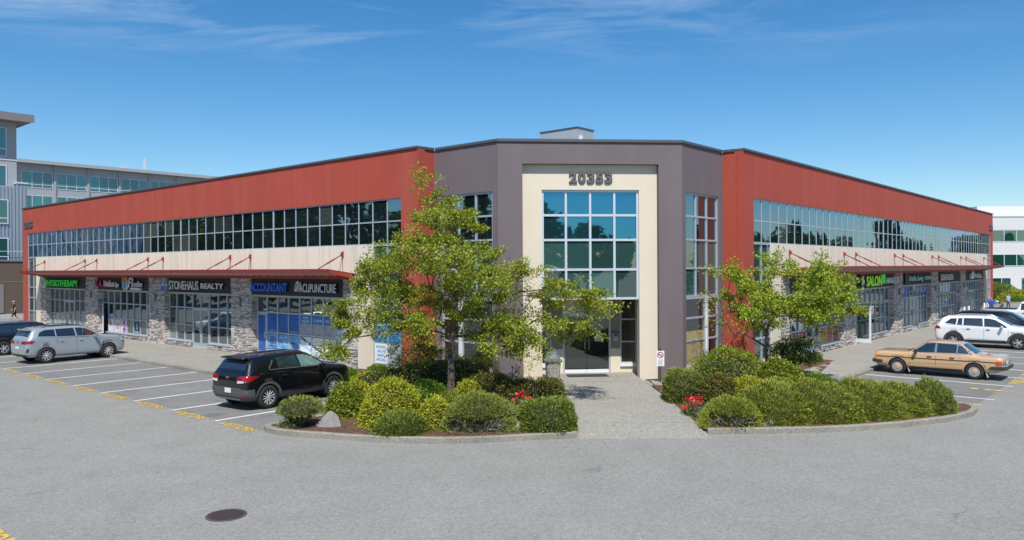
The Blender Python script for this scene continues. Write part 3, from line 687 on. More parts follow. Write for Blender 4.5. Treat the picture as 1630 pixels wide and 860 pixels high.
sign('white script Paradise lettering beside an oval cyan and orange emblem', FL, -26.95, 3.0,
     [('disc', 0.36, 0.44, 0.36, 0.42, SW, -0.09), ('disc', 0.36, 0.44, 0.30, 0.36, SORG, -0.096), ('poly', [(0.1, 0.42), (0.07, 0.30), (0.36, 0.06), (0.65, 0.30), (0.62, 0.42), (0.36, 0.5)], CYAN, -0.102),
      ('t', 'P', 0.85, 0.20, 0.85, 0.75, SW, dict(shear=0.25)), ('t', 'aradise', 1.35, 0.24, 0.50, 1.45, SW, dict(shear=0.25)),
      ('poly', [(1.25, 0.03), (2.45, 0.03), (2.5, 0.10), (2.45, 0.18), (1.25, 0.18), (1.2, 0.10)], SW, -0.11), ('t', 'DESSERTS', 1.35, 0.06, 0.11, 1.0, MAG, dict(back=False))])
sign('white STONEHAUS REALTY lettering beside a blue square emblem', FL, -21.65, 3.0,
     [('poly', [(0, 0.06), (0.34, 0.06), (0.34, 0.36), (0, 0.36)], SBLUE, -0.10), ('poly', [(0, 0.40), (0.34, 0.40), (0.34, 0.78), (0, 0.62)], SBLUE, -0.10), ('poly', [(0.38, 0.06), (0.68, 0.06), (0.68, 0.78), (0.38, 0.78)], LOGOG, -0.10),
      ('poly', [(0.04, 0.36), (0.70, 0.36), (0.70, 0.42), (0.2, 0.42), (0.42, 0.76), (0.34, 0.78)], SW, -0.106),
      ('t', 'STONEHAUS', 0.95, 0.16, 0.68, 3.35, SW, {}), ('t', 'REALTY', 4.55, 0.24, 0.40, 2.35, SW, dict(bold=0.01))])
sign('blue ACCOUNTANT lettering at the left of the blue printed shopfront', FL, -12.15, 3.0, [('t', 'ACCOUNTANT', 0, 0.20, 0.55, 3.2, SBLUE, dict(bold=0.02))])
sign('white ACUPUNCTURE lettering with a tilted oval emblem, nearest on the left wing', FL, -8.35, 3.0,
     [('poly', [(0.0, 0.30), (0.03, 0.22), (0.12, 0.22), (0.32, 0.52), (0.34, 0.66), (0.26, 0.70), (0.12, 0.60)], SW, -0.10), ('poly', [(0.06, 0.32), (0.12, 0.30), (0.27, 0.54), (0.26, 0.60), (0.16, 0.54)], SBLUE, -0.106), ('t', 'ACUPUNCTURE', 0.40, 0.20, 0.55, 2.75, SW, {})])
sign('red lettering and gold slanted panel half hidden behind the right tree', FRT, 8.6, 3.0,
     [('t', 'TACO DEL MAR', 0.1, 0.25, 0.5, 2.2, mat('sign red', (0.45, 0.02, 0.02), 0.4), {}), ('poly', [(2.5, 0.05), (2.9, 0.05), (3.2, 0.85), (2.8, 0.85)], mat('sign gold', (0.55, 0.3, 0.06), 0.4), -0.1)])
sign('lime green SALON lettering with a small pale emblem, first right of the tree', FRT, 14.6, 3.0,
     [('poly', [(0.15, 0.1), (0.95, 0.1), (0.95, 0.78), (0.15, 0.78)], BLK, -0.08), ('poly', [(0.45, 0.2), (0.85, 0.28), (0.85, 0.45), (0.6, 0.5), (0.75, 0.7), (0.45, 0.65)], SW, -0.09), ('t', 'SALON', 1.2, 0.12, 0.78, 2.85, LIME, dict(bold=0.02))])
sign('green square and white H&R BLOCK lettering beside the lime lettering', FRT, 18.75, 3.0,
     [('poly', [(0.05, 0.2), (0.6, 0.2), (0.6, 0.75), (0.05, 0.75)], GRN, -0.1), ('t', 'H&R BLOCK', 0.8, 0.22, 0.46, 2.6, SW, dict(bold=0.01))])
sign('white script lettering above the blue poster shopfront on the right wing', FRT, 23.7, 3.0,
     [('poly', [(0.1, 0.1), (0.9, 0.1), (0.9, 0.75), (0.1, 0.75)], BLK, -0.07), ('t', 'Mobile Swing', 0.9, 0.26, 0.48, 3.6, TEAL, dict(shear=0.25)), ('t', 'DESIGN', 4.9, 0.3, 0.34, 1.9, TEAL, {})])
sign('white SUSHI MUSA lettering on the fourth right shopfront', FRT, 33.1, 3.0, [('t', 'SUSHI MUSA', 0.1, 0.16, 0.66, 4.0, SW, {})])
sign('white lettering above the last shopfront of the right wing', FRT, 43.2, 3.0,
     [('poly', [(0.7, 0.12), (1.7, 0.12), (1.7, 0.75), (1.1, 0.75), (0.7, 0.5)], SW, -0.1), ('t', 'Mobiles', 1.85, 0.2, 0.6, 2.9, SW, dict(shear=0.2)), ('poly', [(3.6, 0.15), (5.1, 0.15), (5.1, 0.28), (3.6, 0.28)], SPK, -0.11)])
# clinic posters in the lower corner window of the left wing
pst = thing('window_poster', 'white and blue window poster reading EXTENDED HEALTH BENEFITS APPLICABLE behind the tree', 'poster', FL @ T(-2.7, 0, 0.3))
obj('poster_sheet', MB().box(-2.75, -1.93, 0.035, 0.042, 0.32, 1.16), pst, FL, WHG); obj('poster_sheet', MB().box(-1.86, -1.06, 0.035, 0.042, 0.32, 1.16), pst, FL, GPH)
obj('poster_sheet', MB().box(-2.75, -1.93, 0.035, 0.042, 1.24, 2.14), pst, FL, BLH); obj('poster_sheet', MB().box(-1.86, -1.06, 0.035, 0.042, 1.24, 2.14), pst, FL, BLH)
for j, t_ in enumerate(('EXTENDED', 'HEALTH', 'BENEFITS', 'APPLICABLE')):
    obj('printed_letters', text_mesh(t_, 0.15, 0.004, width=0.45 + 0.14 * (j in (0, 3)), m=BLH), pst, FL @ T(-2.34 - (0.29 if j in (0, 3) else 0.22), 0.031, 0.97 - 0.175 * j))
obj('printed_letters', text_mesh('ICBC', 0.2, 0.004, width=0.5, m=WHG), pst, FL @ T(-2.6, 0.031, 1.8)); obj('printed_letters', text_mesh('WELCOME', 0.2, 0.004, width=0.6, m=WHG), pst, FL @ T(-2.65, 0.031, 1.5))
# ================================================================== GROUND
def ground_mat(name, col, grain, speck, big=0.06, rough=0.95, cracks=False, bump=0.5, gamp=0.30, oil=0.0):
    m = bpy.data.materials.new(name); m.use_nodes = True
    t = m.node_tree; b = t.nodes['Principled BSDF']; b.inputs['Roughness'].default_value = rough; b.inputs['Specular IOR Level'].default_value = 0.2
    g = N(t, 'ShaderNodeNewGeometry')
    def noise(sc_, det=2):
        n = N(t, 'ShaderNodeTexNoise'); n.inputs['Scale'].default_value = sc_; n.inputs['Detail'].default_value = det; t.links.new(g.outputs['Position'], n.inputs['Vector']); return n.outputs[0]
    def rng_(s, a, b_, c, d):
        r = N(t, 'ShaderNodeMapRange'); r.inputs[1].default_value = a; r.inputs[2].default_value = b_; r.inputs[3].default_value = c; r.inputs[4].default_value = d; t.links.new(s, r.inputs[0]); return r.outputs[0]
    def mul(a, b_):
        n = N(t, 'ShaderNodeMath', operation='MULTIPLY'); t.links.new(a, n.inputs[0]); t.links.new(b_, n.inputs[1]); return n.outputs[0]
    v = N(t, 'ShaderNodeTexVoronoi'); v.inputs['Scale'].default_value = grain; t.links.new(g.outputs['Position'], v.inputs['Vector'])
    sc1 = N(t, 'ShaderNodeSeparateColor'); t.links.new(v.outputs['Color'], sc1.inputs[0])
    val = mul(rng_(sc1.outputs[0], 0, 1, 1 - gamp, 1 + gamp), rng_(noise(speck, 3), 0.3, 0.7, 0.92, 1.08))
    val = mul(val, rng_(noise(0.13, 4), 0.3, 0.7, 1 - big, 1 + big))
    val = mul(val, rng_(noise(0.9, 3), 0.3, 0.7, 1 - big, 1 + big))
    if cracks:
        mpn = N(t, 'ShaderNodeMapping'); mpn.inputs['Scale'].default_value = (0.16, 0.16, 0.16); t.links.new(g.outputs['Position'], mpn.inputs[0])
        nn = N(t, 'ShaderNodeTexNoise'); nn.inputs['Scale'].default_value = 3.0; nn.inputs['Detail'].default_value = 6; t.links.new(mpn.outputs[0], nn.inputs['Vector'])
        mxv = N(t, 'ShaderNodeMixRGB'); mxv.inputs[0].default_value = 0.25; t.links.new(mpn.outputs[0], mxv.inputs[1]); t.links.new(nn.outputs['Color'], mxv.inputs[2])
        vc = N(t, 'ShaderNodeTexVoronoi', feature='DISTANCE_TO_EDGE'); vc.inputs['Scale'].default_value = 1.6; t.links.new(mxv.outputs[0], vc.inputs['Vector'])
        ck = rng_(vc.outputs[0], 0.0, 0.0045, 0.70, 1.0)
        gate = rng_(noise(0.35, 2), 0.50, 0.62, 0.0, 1.0)
        mm = N(t, 'ShaderNodeMixRGB'); mm.inputs[1].default_value = (1, 1, 1, 1); t.links.new(gate, mm.inputs[0]); t.links.new(ck, mm.inputs[2])
        s3 = N(t, 'ShaderNodeSeparateColor'); t.links.new(mm.outputs[0], s3.inputs[0]); val = mul(val, s3.outputs[0])
    if oil: val = mul(val, rng_(noise(0.75, 3), 0.60, 0.72, 1.0, 1.0 - oil)); val = mul(val, rng_(noise(2.6, 2), 0.66, 0.76, 1.0, 1.0 - oil))
    h = N(t, 'ShaderNodeHueSaturation'); h.inputs['Color'].default_value = (*col, 1); t.links.new(val, h.inputs['Value']); t.links.new(h.outputs[0], b.inputs['Base Color'])
    bp = N(t, 'ShaderNodeBump'); bp.inputs['Strength'].default_value = bump; bp.inputs['Distance'].default_value = 0.01
    t.links.new(sc1.outputs[1], bp.inputs['Height']); t.links.new(bp.outputs[0], b.inputs['Normal'])
    return m
ASPH = ground_mat('asphalt', (0.250, 0.247, 0.227), 42, 9, 0.045, cracks=True, gamp=0.2, bump=0.35, oil=0.06)
ASPS = ground_mat('asphalt stalls', (0.192, 0.192, 0.180), 42, 9, 0.07, cracks=True, gamp=0.2, bump=0.35, oil=0.28)
CONC = ground_mat('exposed aggregate', (0.292, 0.280, 0.245), 34, 14, 0.05, gamp=0.27)
KERBM = ground_mat('kerb concrete', (0.26, 0.245, 0.205), 60, 10, 0.12)
MULCH = ground_mat('bark mulch', (0.115, 0.066, 0.044), 26, 12, 0.12, bump=1.0, gamp=0.5)
FARG = ground_mat('far paving', (0.26, 0.26, 0.25), 8, 2, 0.06)

def sheet(name, pts, z, m, parent=None, kind='structure', thick=0.0):
    b = MB()
    if thick: b.prism([(p[0], p[1]) for p in pts], z - thick, z)
    else: b.add([(p[0], p[1], z) for p in pts], [tuple(range(len(pts)))])
    me = b.mesh(name, [m], recalc=bool(thick))
    if not thick and me.polygons[0].normal.z < 0: me.flip_normals()
    return obj(name, me, parent, I4, kind=kind)
sheet('parking_lot', [(-700, -700), (700, -700), (700, 1500), (-700, 1500)], ZG, ASPH)
q = lambda P: (P.x, P.y)
# stall strips, a little darker than the drive lane
sheet('stall_paving', [q(PL(-3.8, 4.4)), q(PL(46, 4.4)), q(PL(46, 9.2)), q(PL(-3.8, 9.2))], ZG + 0.004, ASPS)
sheet('stall_paving', [q(PR(-3.0, 3.8)), q(PR(-3.0, 8.6)), q(PR(55, 8.6)), q(PR(55, 3.8))], ZG + 0.004, ASPS)
# kerbed planting bed round the corner
curve = [(-6.76, 20.99), (-6.62, 20.72), (-6.30, 20.42), (-5.75, 20.13), (-5.13, 19.94), (-4.3, 19.66), (-3.41, 19.42), (-2.6, 19.28), (-1.82, 19.22), (-1.0, 19.26), (-0.26, 19.39), (0.7, 19.60), (1.65, 19.80)]
curve2 = [(5.08, 20.12), (6.29, 20.15), (7.94, 20.24), (8.9, 20.40), (9.79, 20.63), (10.7, 20.93), (11.46, 21.25), (12.15, 21.55), (12.71, 21.92), (13.35, 22.40), (13.80, 22.95), (13.98, 23.4), (13.97, 23.85)]
eL0 = PL(-3.72, 8.85); eL1 = PL(-3.72, 4.4); eR0 = PR(-2.75, 8.3); eR1 = PR(-2.75, 3.75)
def kerb(name, pts, w=0.16, z0=ZG, z1=0.035, closed=False):
    """kerb of width w to the left-hand side of the running line"""
    P = [Vector((p[0], p[1])) for p in pts]; n = len(P); L_ = []
    for i, p in enumerate(P):
        d0 = (P[i] - P[i - 1]).normalized() if i else (P[1] - P[0]).normalized()
        d1 = (P[i + 1] - P[i]).normalized() if i < n - 1 else d0
        nn = Vector((-(d0 + d1).y, (d0 + d1).x)); nn.normalize(); L_.append(p + nn * w / max(0.5, nn.dot(Vector((-d1.y, d1.x)))))
    v = []; bb = 0.02
    for p, l in zip(P, L_):
        m_ = (l - p).normalized() * bb
        v += [(p.x, p.y, z0), (p.x, p.y, z1 - bb), (p.x + m_.x, p.y + m_.y, z1), (l.x - m_.x, l.y - m_.y, z1), (l.x, l.y, z1 - bb), (l.x, l.y, z0)]
    f = []
    for i in range(n - 1):
        for k in range(5): a = i * 6 + k; f.append((a, a + 6, a + 7, a + 1))
    f.append(tuple(range(5, -1, -1))); f.append(tuple(range((n - 1) * 6, n * 6)))
    return obj(name, MB().add(v, f).mesh(name, [KERBM], recalc=True), None, I4, kind='structure')
kerb('kerb', [q(eL1)] + [q(eL0)] + curve)
kerb('kerb', curve2 + [q(eR0), q(eR1)])
# kerb along the two pavements
kerb('kerb', [q(PL(50, 4.45)), q(PL(-3.5, 4.45))], z1=0.014)
kerb('kerb', [q(PR(-2.7, 3.78)), q(PR(60, 3.78))], z1=0.014)
bedL = [q(PL(-3.66, 4.4)), q(PL(-3.66, 8.78))] + [(x * 0.99, y + 0.10) for x, y in curve[1:]] + [(1.68, 29.3), A_, q(PL(0.5, 0)), q(PL(3.8, 0)), q(PL(3.8, 1.5)), q(PL(1.0, 4.2))]
# mulch: a gently uneven sheet
def mulch(name, outline):
    pts = [Vector(p) for p in outline]; xs_ = [p.x for p in pts]; ys_ = [p.y for p in pts]
    inner = []
    x = min(xs_)
    while x < max(xs_):
        y = min(ys_)
        while y < max(ys_):
            inner.append(Vector((x + random.uniform(-.08, .08), y + random.uniform(-.08, .08)))); y += 0.24
        x += 0.24
    r = delaunay_2d_cdt(pts + inner, [], [list(range(len(pts)))], 1, 1e-5)
    v = [(p.x, p.y, 0.0 + (0.0 if any((p - o).length < 0.12 for o in pts) else random.uniform(-0.006, 0.03))) for p in r[0]]
    me = MB().add(v, [tuple(f) for f in r[2]]).mesh(name, [MULCH], smooth=True)
    if me.polygons[0].normal.z < 0: me.flip_normals()
    return obj(name, me, None, I4, kind='structure')
mulch('planting_bed', bedL)
bedR = [(5.0, 20.22)] + [(x, y + 0.09) for x, y in curve2[1:-1]] + [(13.88, 23.8), q(PR(-2.82, 8.2)), q(PR(-2.82, 3.9)), q(PR(-1.5, 3.2)), q(PR(5.9, 1.6)), q(PR(5.9, 0)), q(PR(0, 0)), (8.73, 32.0), (6.5, 29.4), (5.0, 29.3)]
mulch('planting_bed', bedR)
# pavements (slabs with joints) along both wings
def slab_run(name, P, u0, u1, n0, n1, step, z=0.012):
    u = u0
    while u < u1 - 0.01:
        e = min(u + step, u1)
        a = [q(P(u + 0.006, n0)), q(P(e - 0.006, n0)), q(P(e - 0.006, n1)), q(P(u + 0.006, n1))]
        sheet(name, a, z, CONC, thick=0.13); u = e
slab_run('pavement_slab', PL, -0.2, 50.0, 0.0, 4.28, 3.11)
slab_run('pavement_slab', PR, 5.95, 60.0, 0.0, 3.62, 3.11)
sheet('pavement_slab', [q(PR(-1.55, 3.62)), q(PR(-1.55, 3.25)), q(PR(0.0, 1.82)), q(PR(5.93, 1.62)), q(PR(5.93, 3.62))], 0.012, CONC, thick=0.13)
# bed in front of the left wing end
mulch('planting_bed', [q(PL(-0.25, -0.0)), q(PL(3.7, 0.0)), q(PL(3.7, 1.3)), q(PL(1.2, 3.0)), q(PL(-0.25, 3.2))])
for o in list(COL.objects):
    if o.name.startswith('planting_bed.002'): o.location.z = 0.022; W[o.name] = T(0, 0, 0.022)
# entrance walk: slopes to the lot at its front edge
def walk_piece(x0a, x1a, x0b, x1b, y0, y1, z0, z1):
    v = [(x0a, y0, z0), (x1a, y0 + 0.02, z0), (x1b, y1, z1), (x0b, y1, z1)]
    vb = [(p[0], p[1], -0.2) for p in v]
    return obj('entrance_walk', MB().add(v + vb, [(0, 1, 2, 3), (7, 6, 5, 4), (0, 4, 5, 1), (1, 5, 6, 2), (2, 6, 7, 3), (3, 7, 4, 0)]).mesh('entrance_walk', [CONC], recalc=True), None, I4, kind='structure')
walk_piece(1.64, 5.06, 1.66, 5.04, 19.62, 21.1, ZG + 0.012, 0.0)
walk_piece(1.66, 5.04, 1.68, 4.99, 21.112, 24.9, 0.004, 0.012); walk_piece(1.68, 4.99, 1.70, 4.90, 24.912, 28.6, 0.012, 0.016); walk_piece(1.70, 4.90, 1.05, 4.85, 28.612, 31.5, 0.016, 0.02)
walk_piece(4.93, 5.5, 4.90, 6.0, 27.75, 28.9, 0.018, 0.019)
obj('doormat', MB().box(2.75, 4.35, 0.75, 1.45, 0.022, 0.036), None, FC, mtt)
tag(bpy.data.objects['doormat'], 'dark grey mat on the walk before the glass entrance doors', 'doormat')

# painted marks
WPAINT = mat('white line paint', (0.68, 0.68, 0.66), 0.8, noise=((3, 0.12), (40, 0.12)))
YPAINT = mat('yellow line paint', (0.56, 0.38, 0.09), 0.8, noise=((5, 0.12), (50, 0.12)))
ZP = ZG + 0.008
def line(P, u, n0, n1, w=0.115):
    o = sheet('stall_line', [q(P(u - w / 2, n0)), q(P(u + w / 2, n0)), q(P(u + w / 2, n1)), q(P(u - w / 2, n1))], ZP, WPAINT); return o
for i in range(18): line(PL, -1.56 + 2.66 * i, 4.46, 9.33)
for u in (-0.73, 2.89, 5.5, 8.1, 10.7, 13.3, 15.9, 18.5, 21.1, 23.7, 26.3, 28.9, 31.5, 34.1, 36.7, 39.3): line(PR, u, 3.8, 8.88 - (0.0 if u > 0 else 0.02))
def ground_text(s_, size, width, M, bold=0.02):
    me = text_mesh(s_, size, 0.002, width=width, bold=bold, m=YPAINT); me.transform(Matrix.Rotation(rad(-90), 4, 'X'))
    return obj('painted_stall_mark', me, None, M, kind='structure')
def GM(P0, right):   # text lying on the ground, reading along right, tops away from the reader
    r = Vector((right[0], right[1], 0)).normalized(); u = Vector((-r.y, r.x, 0))
    return Matrix(((r.x, u.x, 0, P0.x), (r.y, u.y, 0, P0.y), (0, 0, 1, ZP + 0.003), (0, 0, 0, 1)))
for i in range(17):
    u = -1.56 + 2.66 * i
    ground_text('VISITORS', 0.42, 1.72, GM(PL(u - 0.40, 9.50), -UL), 0.012)
ground_text('10', 0.40, 1.0, GM(PR(1.35, 7.78), -Vector((-UR.y, UR.x, 0))), 0.02)
ground_text('10', 0.40, 1.0, GM(PR(-2.25, 7.75), -Vector((-UR.y, UR.x, 0))), 0.02)
ground_text('RES', 0.5, 1.5, GM(PR(3.6, 8.95), UR), 0.012)
for u in (6.4, 9.0, 11.6, 14.2): ground_text('RES', 0.5, 1.4, GM(PR(u, 8.95), UR), 0.012)
ground_text('VISITORS', 0.50, 1.9, GM(PL(-6.75, 16.75), -UL), 0.02)
# drain cover
mh = thing('manhole_cover', 'round dark iron manhole cover set in the asphalt at the front', 'manhole cover', T(-5.1, 13.73, ZG))
IRON = mat('cast iron', (0.055, 0.042, 0.045), 0.75, noise=(12, 0.2), metal=0.2)
b = MB().lathe([(0.0, 0.008), (0.31, 0.008), (0.31, 0.0)], 40)
for a in range(-5, 6):
    w = math.sqrt(max(0, 0.27 ** 2 - (a * 0.05) ** 2)); b.box(-w, w, a * 0.05 - 0.012, a * 0.05 + 0.012, 0.006, 0.014)
obj('lid', b, mh, W[mh.name], IRON)
obj('rim', MB().lathe([(0.315, 0.0), (0.315, 0.012), (0.35, 0.012), (0.355, 0.0)], 40), mh, W[mh.name], mat('rusty rim', (0.09, 0.062, 0.05), 0.85, noise=(9, 0.2)))
# oil spots, fallen leaves
YL = leaf_mat('fallen leaf', [(0.35, 0.26, 0.03), (0.4, 0.35, 0.05), (0.22, 0.12, 0.04)], 0.1)
b = MB()
for _ in range(70):
    x, y = (random.uniform(-2, 6.5), random.uniform(18.6, 21)) if random.random() < .55 else (random.uniform(1.8, 5), random.uniform(21, 29))
    z = (ZG + 0.004 if y < 19.5 else 0.026); a = random.uniform(0, 6.28); r = random.uniform(.015, .035)
    b.add([(x + r * math.cos(a + k * 1.57) * (1.6 if k % 2 else 0.7), y + r * math.sin(a + k * 1.57) * (1.6 if k % 2 else 0.7), z + random.uniform(0, .008)) for k in range(4)], [(0, 1, 2, 3)])
obj('fallen_leaves', b, None, I4, YL, kind='stuff')['label'] = 'scattered small yellow fallen leaves on the walk and kerb'

# ================================================================== SMALL THINGS BY THE DOOR
def rnd_noise(p, s): return math.sin(p[0] * s + 1.3) * math.sin(p[1] * s * 1.3 + 0.7) * math.sin(p[2] * s * 0.9 + 2.1)
tb = thing('litter_bin', 'square aggregate litter bin with grey domed plastic top beside the entrance doors', 'litter bin', FC @ T(2.02, -0.12, 0.016))
M = W[tb.name]
AGG = ground_mat('pebble aggregate', (0.30, 0.285, 0.26), 55, 30, 0.03, gamp=0.6)
def taper(w0, w1, z0, z1, r=0.05):
    o = []
    for w in (w0, w1): o.append([(sx * (w - cx_), sy * (w - cy_)) for sx, sy, cx_, cy_ in ((-1, -1, 0, r), (-1, -1, r, 0), (1, -1, r, 0), (1, -1, 0, r), (1, 1, 0, r), (1, 1, r, 0), (-1, 1, r, 0), (-1, 1, 0, r))])
    v = [(x, y, z0) for x, y in o[0]] + [(x, y, z1) for x, y in o[1]]
    return v, [tuple(reversed(range(8))), tuple(range(8, 16))] + [(i, (i + 1) % 8, 8 + (i + 1) % 8, 8 + i) for i in range(8)]
obj('body', MB().add(*taper(0.235, 0.265, 0.0, 0.72)), tb, M, AGG)
GP = mat('grey plastic', (0.14, 0.16, 0.19), 0.5)
obj('collar', MB().add(*taper(0.31, 0.325, 0.722, 0.80, 0.06)), tb, M, GP)
obj('hood', MB().add(*taper(0.27, 0.20, 0.802, 1.06, 0.09)).add(*taper(0.20, 0.12, 1.061, 1.10, 0.06)), tb, M, GP)
obj('flap', MB().add([(-0.13, -0.268, 0.84), (0.13, -0.268, 0.84), (0.11, -0.222, 1.01), (-0.11, -0.222, 1.01)], [(0, 1, 2, 3)]), tb, M, mat('flap grey', (0.20, 0.22, 0.25), 0.45))
# no smoking sign in the bed
sg = thing('no_smoking_sign', 'small white no smoking sign on a thin dark stake before the cream wall', 'sign', T(5.42, 28.35, 0.0))
M = W[sg.name] @ Matrix.Rotation(rad(4), 4, 'Z')
obj('stake', MB().box(-0.02, 0.02, -0.008, 0.008, 0, 1.22), sg, M, mat('dark stake', (0.05, 0.035, 0.035), 0.6))
obj('knob', MB().lathe([(0.0, 1.28), (0.025, 1.26), (0.03, 1.24), (0.02, 1.21), (0, 1.21)], 10), sg, M, BLK)
pl_ = obj('plate', MB().box(-0.145, 0.145, -0.02, -0.009, 0.62, 1.18), sg, M, WHITE)
REDP = mat('sign dark red', (0.32, 0.02, 0.02), 0.5)
ring = MB()
for k in range(24):
    a, c = 2 * math.pi * k / 24, 2 * math.pi * (k + 1) / 24
    ring.add([(0.118 * math.cos(a), -0.0225, 1.03 + 0.118 * math.sin(a)), (0.118 * math.cos(c), -0.0225, 1.03 + 0.118 * math.sin(c)), (0.088 * math.cos(c), -0.0225, 1.03 + 0.088 * math.sin(c)), (0.088 * math.cos(a), -0.0225, 1.03 + 0.088 * math.sin(a))], [(3, 2, 1, 0)])
d = 0.0707
ring.add([(-0.075, -0.0235, 1.09), (-0.055, -0.0235, 1.11), (0.075, -0.0235, 0.97), (0.055, -0.0235, 0.95)], [(3, 2, 1, 0)])
obj('prohibition_ring', ring, pl_, M, REDP)
obj('cigarette', MB().box(-0.07, 0.05, -0.0222, -0.0202, 1.01, 1.04), pl_, M, BLK)
obj('smoke', MB().box(0.055, 0.065, -0.0222, -0.0202, 1.03, 1.07), pl_, M, BLK)
for j in range(5): obj('printed_line', MB().box(-0.10 + 0.01 * (j % 2), 0.10 - 0.015 * (j % 3), -0.0225, -0.0205, 0.66 + 0.045 * j, 0.678 + 0.045 * j), pl_, M, mat('ink grey', (0.3, 0.3, 0.32), 0.6))
# bollards
bo = [('white bollard, nearer of the pair before the fourth right shopfront', 37.6, 0.75), ('white bollard, farther of the pair before the fourth right shopfront', 39.2, 0.75), ('white bollard, nearer of the pair before the last right shopfront', 45.4, 0.75), ('white bollard, farther of the pair before the last right shopfront', 47.0, 0.75)]
for lab, u, n_ in bo:
    p = PR(u, n_, 0.012)
    o = obj('bollard', MB().lathe([(0.0, 0.0), (0.075, 0.0), (0.075, 1.0), (0.06, 1.04), (0.0, 1.06)], 16), None, T(*p), [WHITE]); tag(o, lab, 'bollard', 'white bollards before the right shops')

# rocks
def rock(x, y, w, h, lab, seed, m_=None):
    r = random.Random(seed); me = bpy.data.meshes.new('rock'); bm = bmesh.new(); bmesh.ops.create_icosphere(bm, subdivisions=2, radius=1)
    for v in bm.verts:
        k = 1 + 0.22 * rnd_noise(v.co + Vector((seed, 0, 0)), 2.3) + r.uniform(-.09, .09)
        zz = max(0, v.co.z); v.co = Vector((v.co.x * w / 2 * k * (1 - .62 * zz), v.co.y * w / 2.6 * k * (1 - .62 * zz), v.co.z * h * k))
        v.co.x += v.co.z * 0.2
    bm.to_mesh(me); bm.free(); me.materials.append(m_ or mat('granite', (0.24, 0.24, 0.23), 0.9, noise=((6, 0.35), (25, 0.25)), bump=(20, 0.6)))
    o = obj('rock', me, None, T(x, y, 0.02)); tag(o, lab, 'rock')
rock(-4.98, 20.85, 0.70, 0.46, 'pointed grey rock beside the loose pine at the left of the bed', 3)
rock(5.62, 23.9, 0.42, 0.22, 'pale rock under the boxy pine beside the walk', 5)
rock(6.85, 20.75, 0.5, 0.2, 'pale rock half under the long low pines near the kerb', 8)
rock(0.12, 20.3, 0.35, 0.22, 'pale rock between the two clipped pine domes', 9)
rock(6.3, 23.2, 0.4, 0.2, 'small rock between the low rhododendrons right of the walk', 11)
# ================================================================== PLANTS
def leaves_mesh(name, P, Nn, L_, Wd, m, fold=0.25, seed=0):
    """P: (n,3) centres, Nn: (n,3) growing directions; rhombus leaves of length L_ and width Wd (arrays or numbers)"""
    r = np.random.default_rng(seed); n = len(P)
    d = Nn / (np.linalg.norm(Nn, axis=1, keepdims=True) + 1e-9)
    a = r.normal(size=(n, 3)); s = np.cross(d, a); s /= (np.linalg.norm(s, axis=1, keepdims=True) + 1e-9)
    L_ = (np.ones(n) * L_)[:, None] * r.uniform(0.55, 1.45, (n, 1)); Wd = (np.ones(n) * Wd)[:, None] * r.uniform(0.8, 1.2, (n, 1))
    up = np.cross(s, d)
    V = np.empty((n, 4, 3)); V[:, 0] = P; V[:, 1] = P + d * L_ * 0.5 + s * Wd * 0.5 + up * Wd * fold; V[:, 2] = P + d * L_; V[:, 3] = P + d * L_ * 0.5 - s * Wd * 0.5 + up * Wd * fold
    me = bpy.data.meshes.new(name); me.vertices.add(4 * n); me.vertices.foreach_set('co', V.ravel())
    me.loops.add(4 * n); me.polygons.add(n)
    me.polygons.foreach_set('loop_start', np.arange(0, 4 * n, 4)); me.polygons.foreach_set('loop_total', np.full(n, 4))
    me.loops.foreach_set('vertex_index', np.arange(4 * n)); me.materials.append(m); me.update(calc_edges=True)
    return me
BARK = mat('bark', (0.115, 0.095, 0.080), 0.95, noise=((6, 0.25), (30, 0.2)), bump=(25, 0.9))
TWIG = mat('twig brown', (0.17, 0.115, 0.085), 0.9); DEAD = mat('dead twig grey', (0.27, 0.23, 0.20), 0.95)
YG = leaf_mat('yellow green leaves', [(0.153, 0.216, 0.018), (0.383, 0.432, 0.029), (0.552, 0.537, 0.039), (0.260, 0.328, 0.026), (0.644, 0.566, 0.065), (0.092, 0.149, 0.019)])
RH = leaf_mat('rhododendron leaves', [(0.085, 0.159, 0.019), (0.213, 0.304, 0.029), (0.341, 0.414, 0.039), (0.142, 0.221, 0.023), (0.469, 0.442, 0.058), (0.057, 0.103, 0.018)], rough=0.38)
DK = leaf_mat('dark mixed leaves', [(0.043, 0.076, 0.016), (0.142, 0.193, 0.026), (0.312, 0.345, 0.039), (0.128, 0.069, 0.046), (0.199, 0.103, 0.065), (0.071, 0.117, 0.019)], rough=0.4)
PN = leaf_mat('pine needles', [(0.098, 0.151, 0.029), (0.213, 0.262, 0.046), (0.310, 0.342, 0.065), (0.147, 0.206, 0.039), (0.376, 0.333, 0.104)], 0.12)
PNG = leaf_mat('green pine needles', [(0.086, 0.146, 0.029), (0.197, 0.255, 0.040), (0.293, 0.328, 0.051), (0.122, 0.183, 0.032)], 0.12)
PNL = leaf_mat('bright low pine needles', [(0.109, 0.184, 0.029), (0.237, 0.318, 0.040), (0.362, 0.417, 0.051), (0.163, 0.234, 0.036), (0.544, 0.335, 0.086)], 0.14)
TL = leaf_mat('hawthorn leaves', [(0.111, 0.177, 0.018), (0.252, 0.330, 0.028), (0.386, 0.429, 0.039), (0.177, 0.246, 0.023), (0.491, 0.460, 0.046), (0.075, 0.122, 0.016)], 0.3)
TL2 = leaf_mat('maple leaves', [(0.130, 0.212, 0.022), (0.290, 0.398, 0.033), (0.421, 0.498, 0.045), (0.203, 0.299, 0.026), (0.551, 0.513, 0.053)], 0.32)
GL_ = leaf_mat('fresh green leaves', [(0.071, 0.166, 0.019), (0.170, 0.304, 0.033), (0.270, 0.386, 0.046), (0.114, 0.207, 0.023)], 0.3)
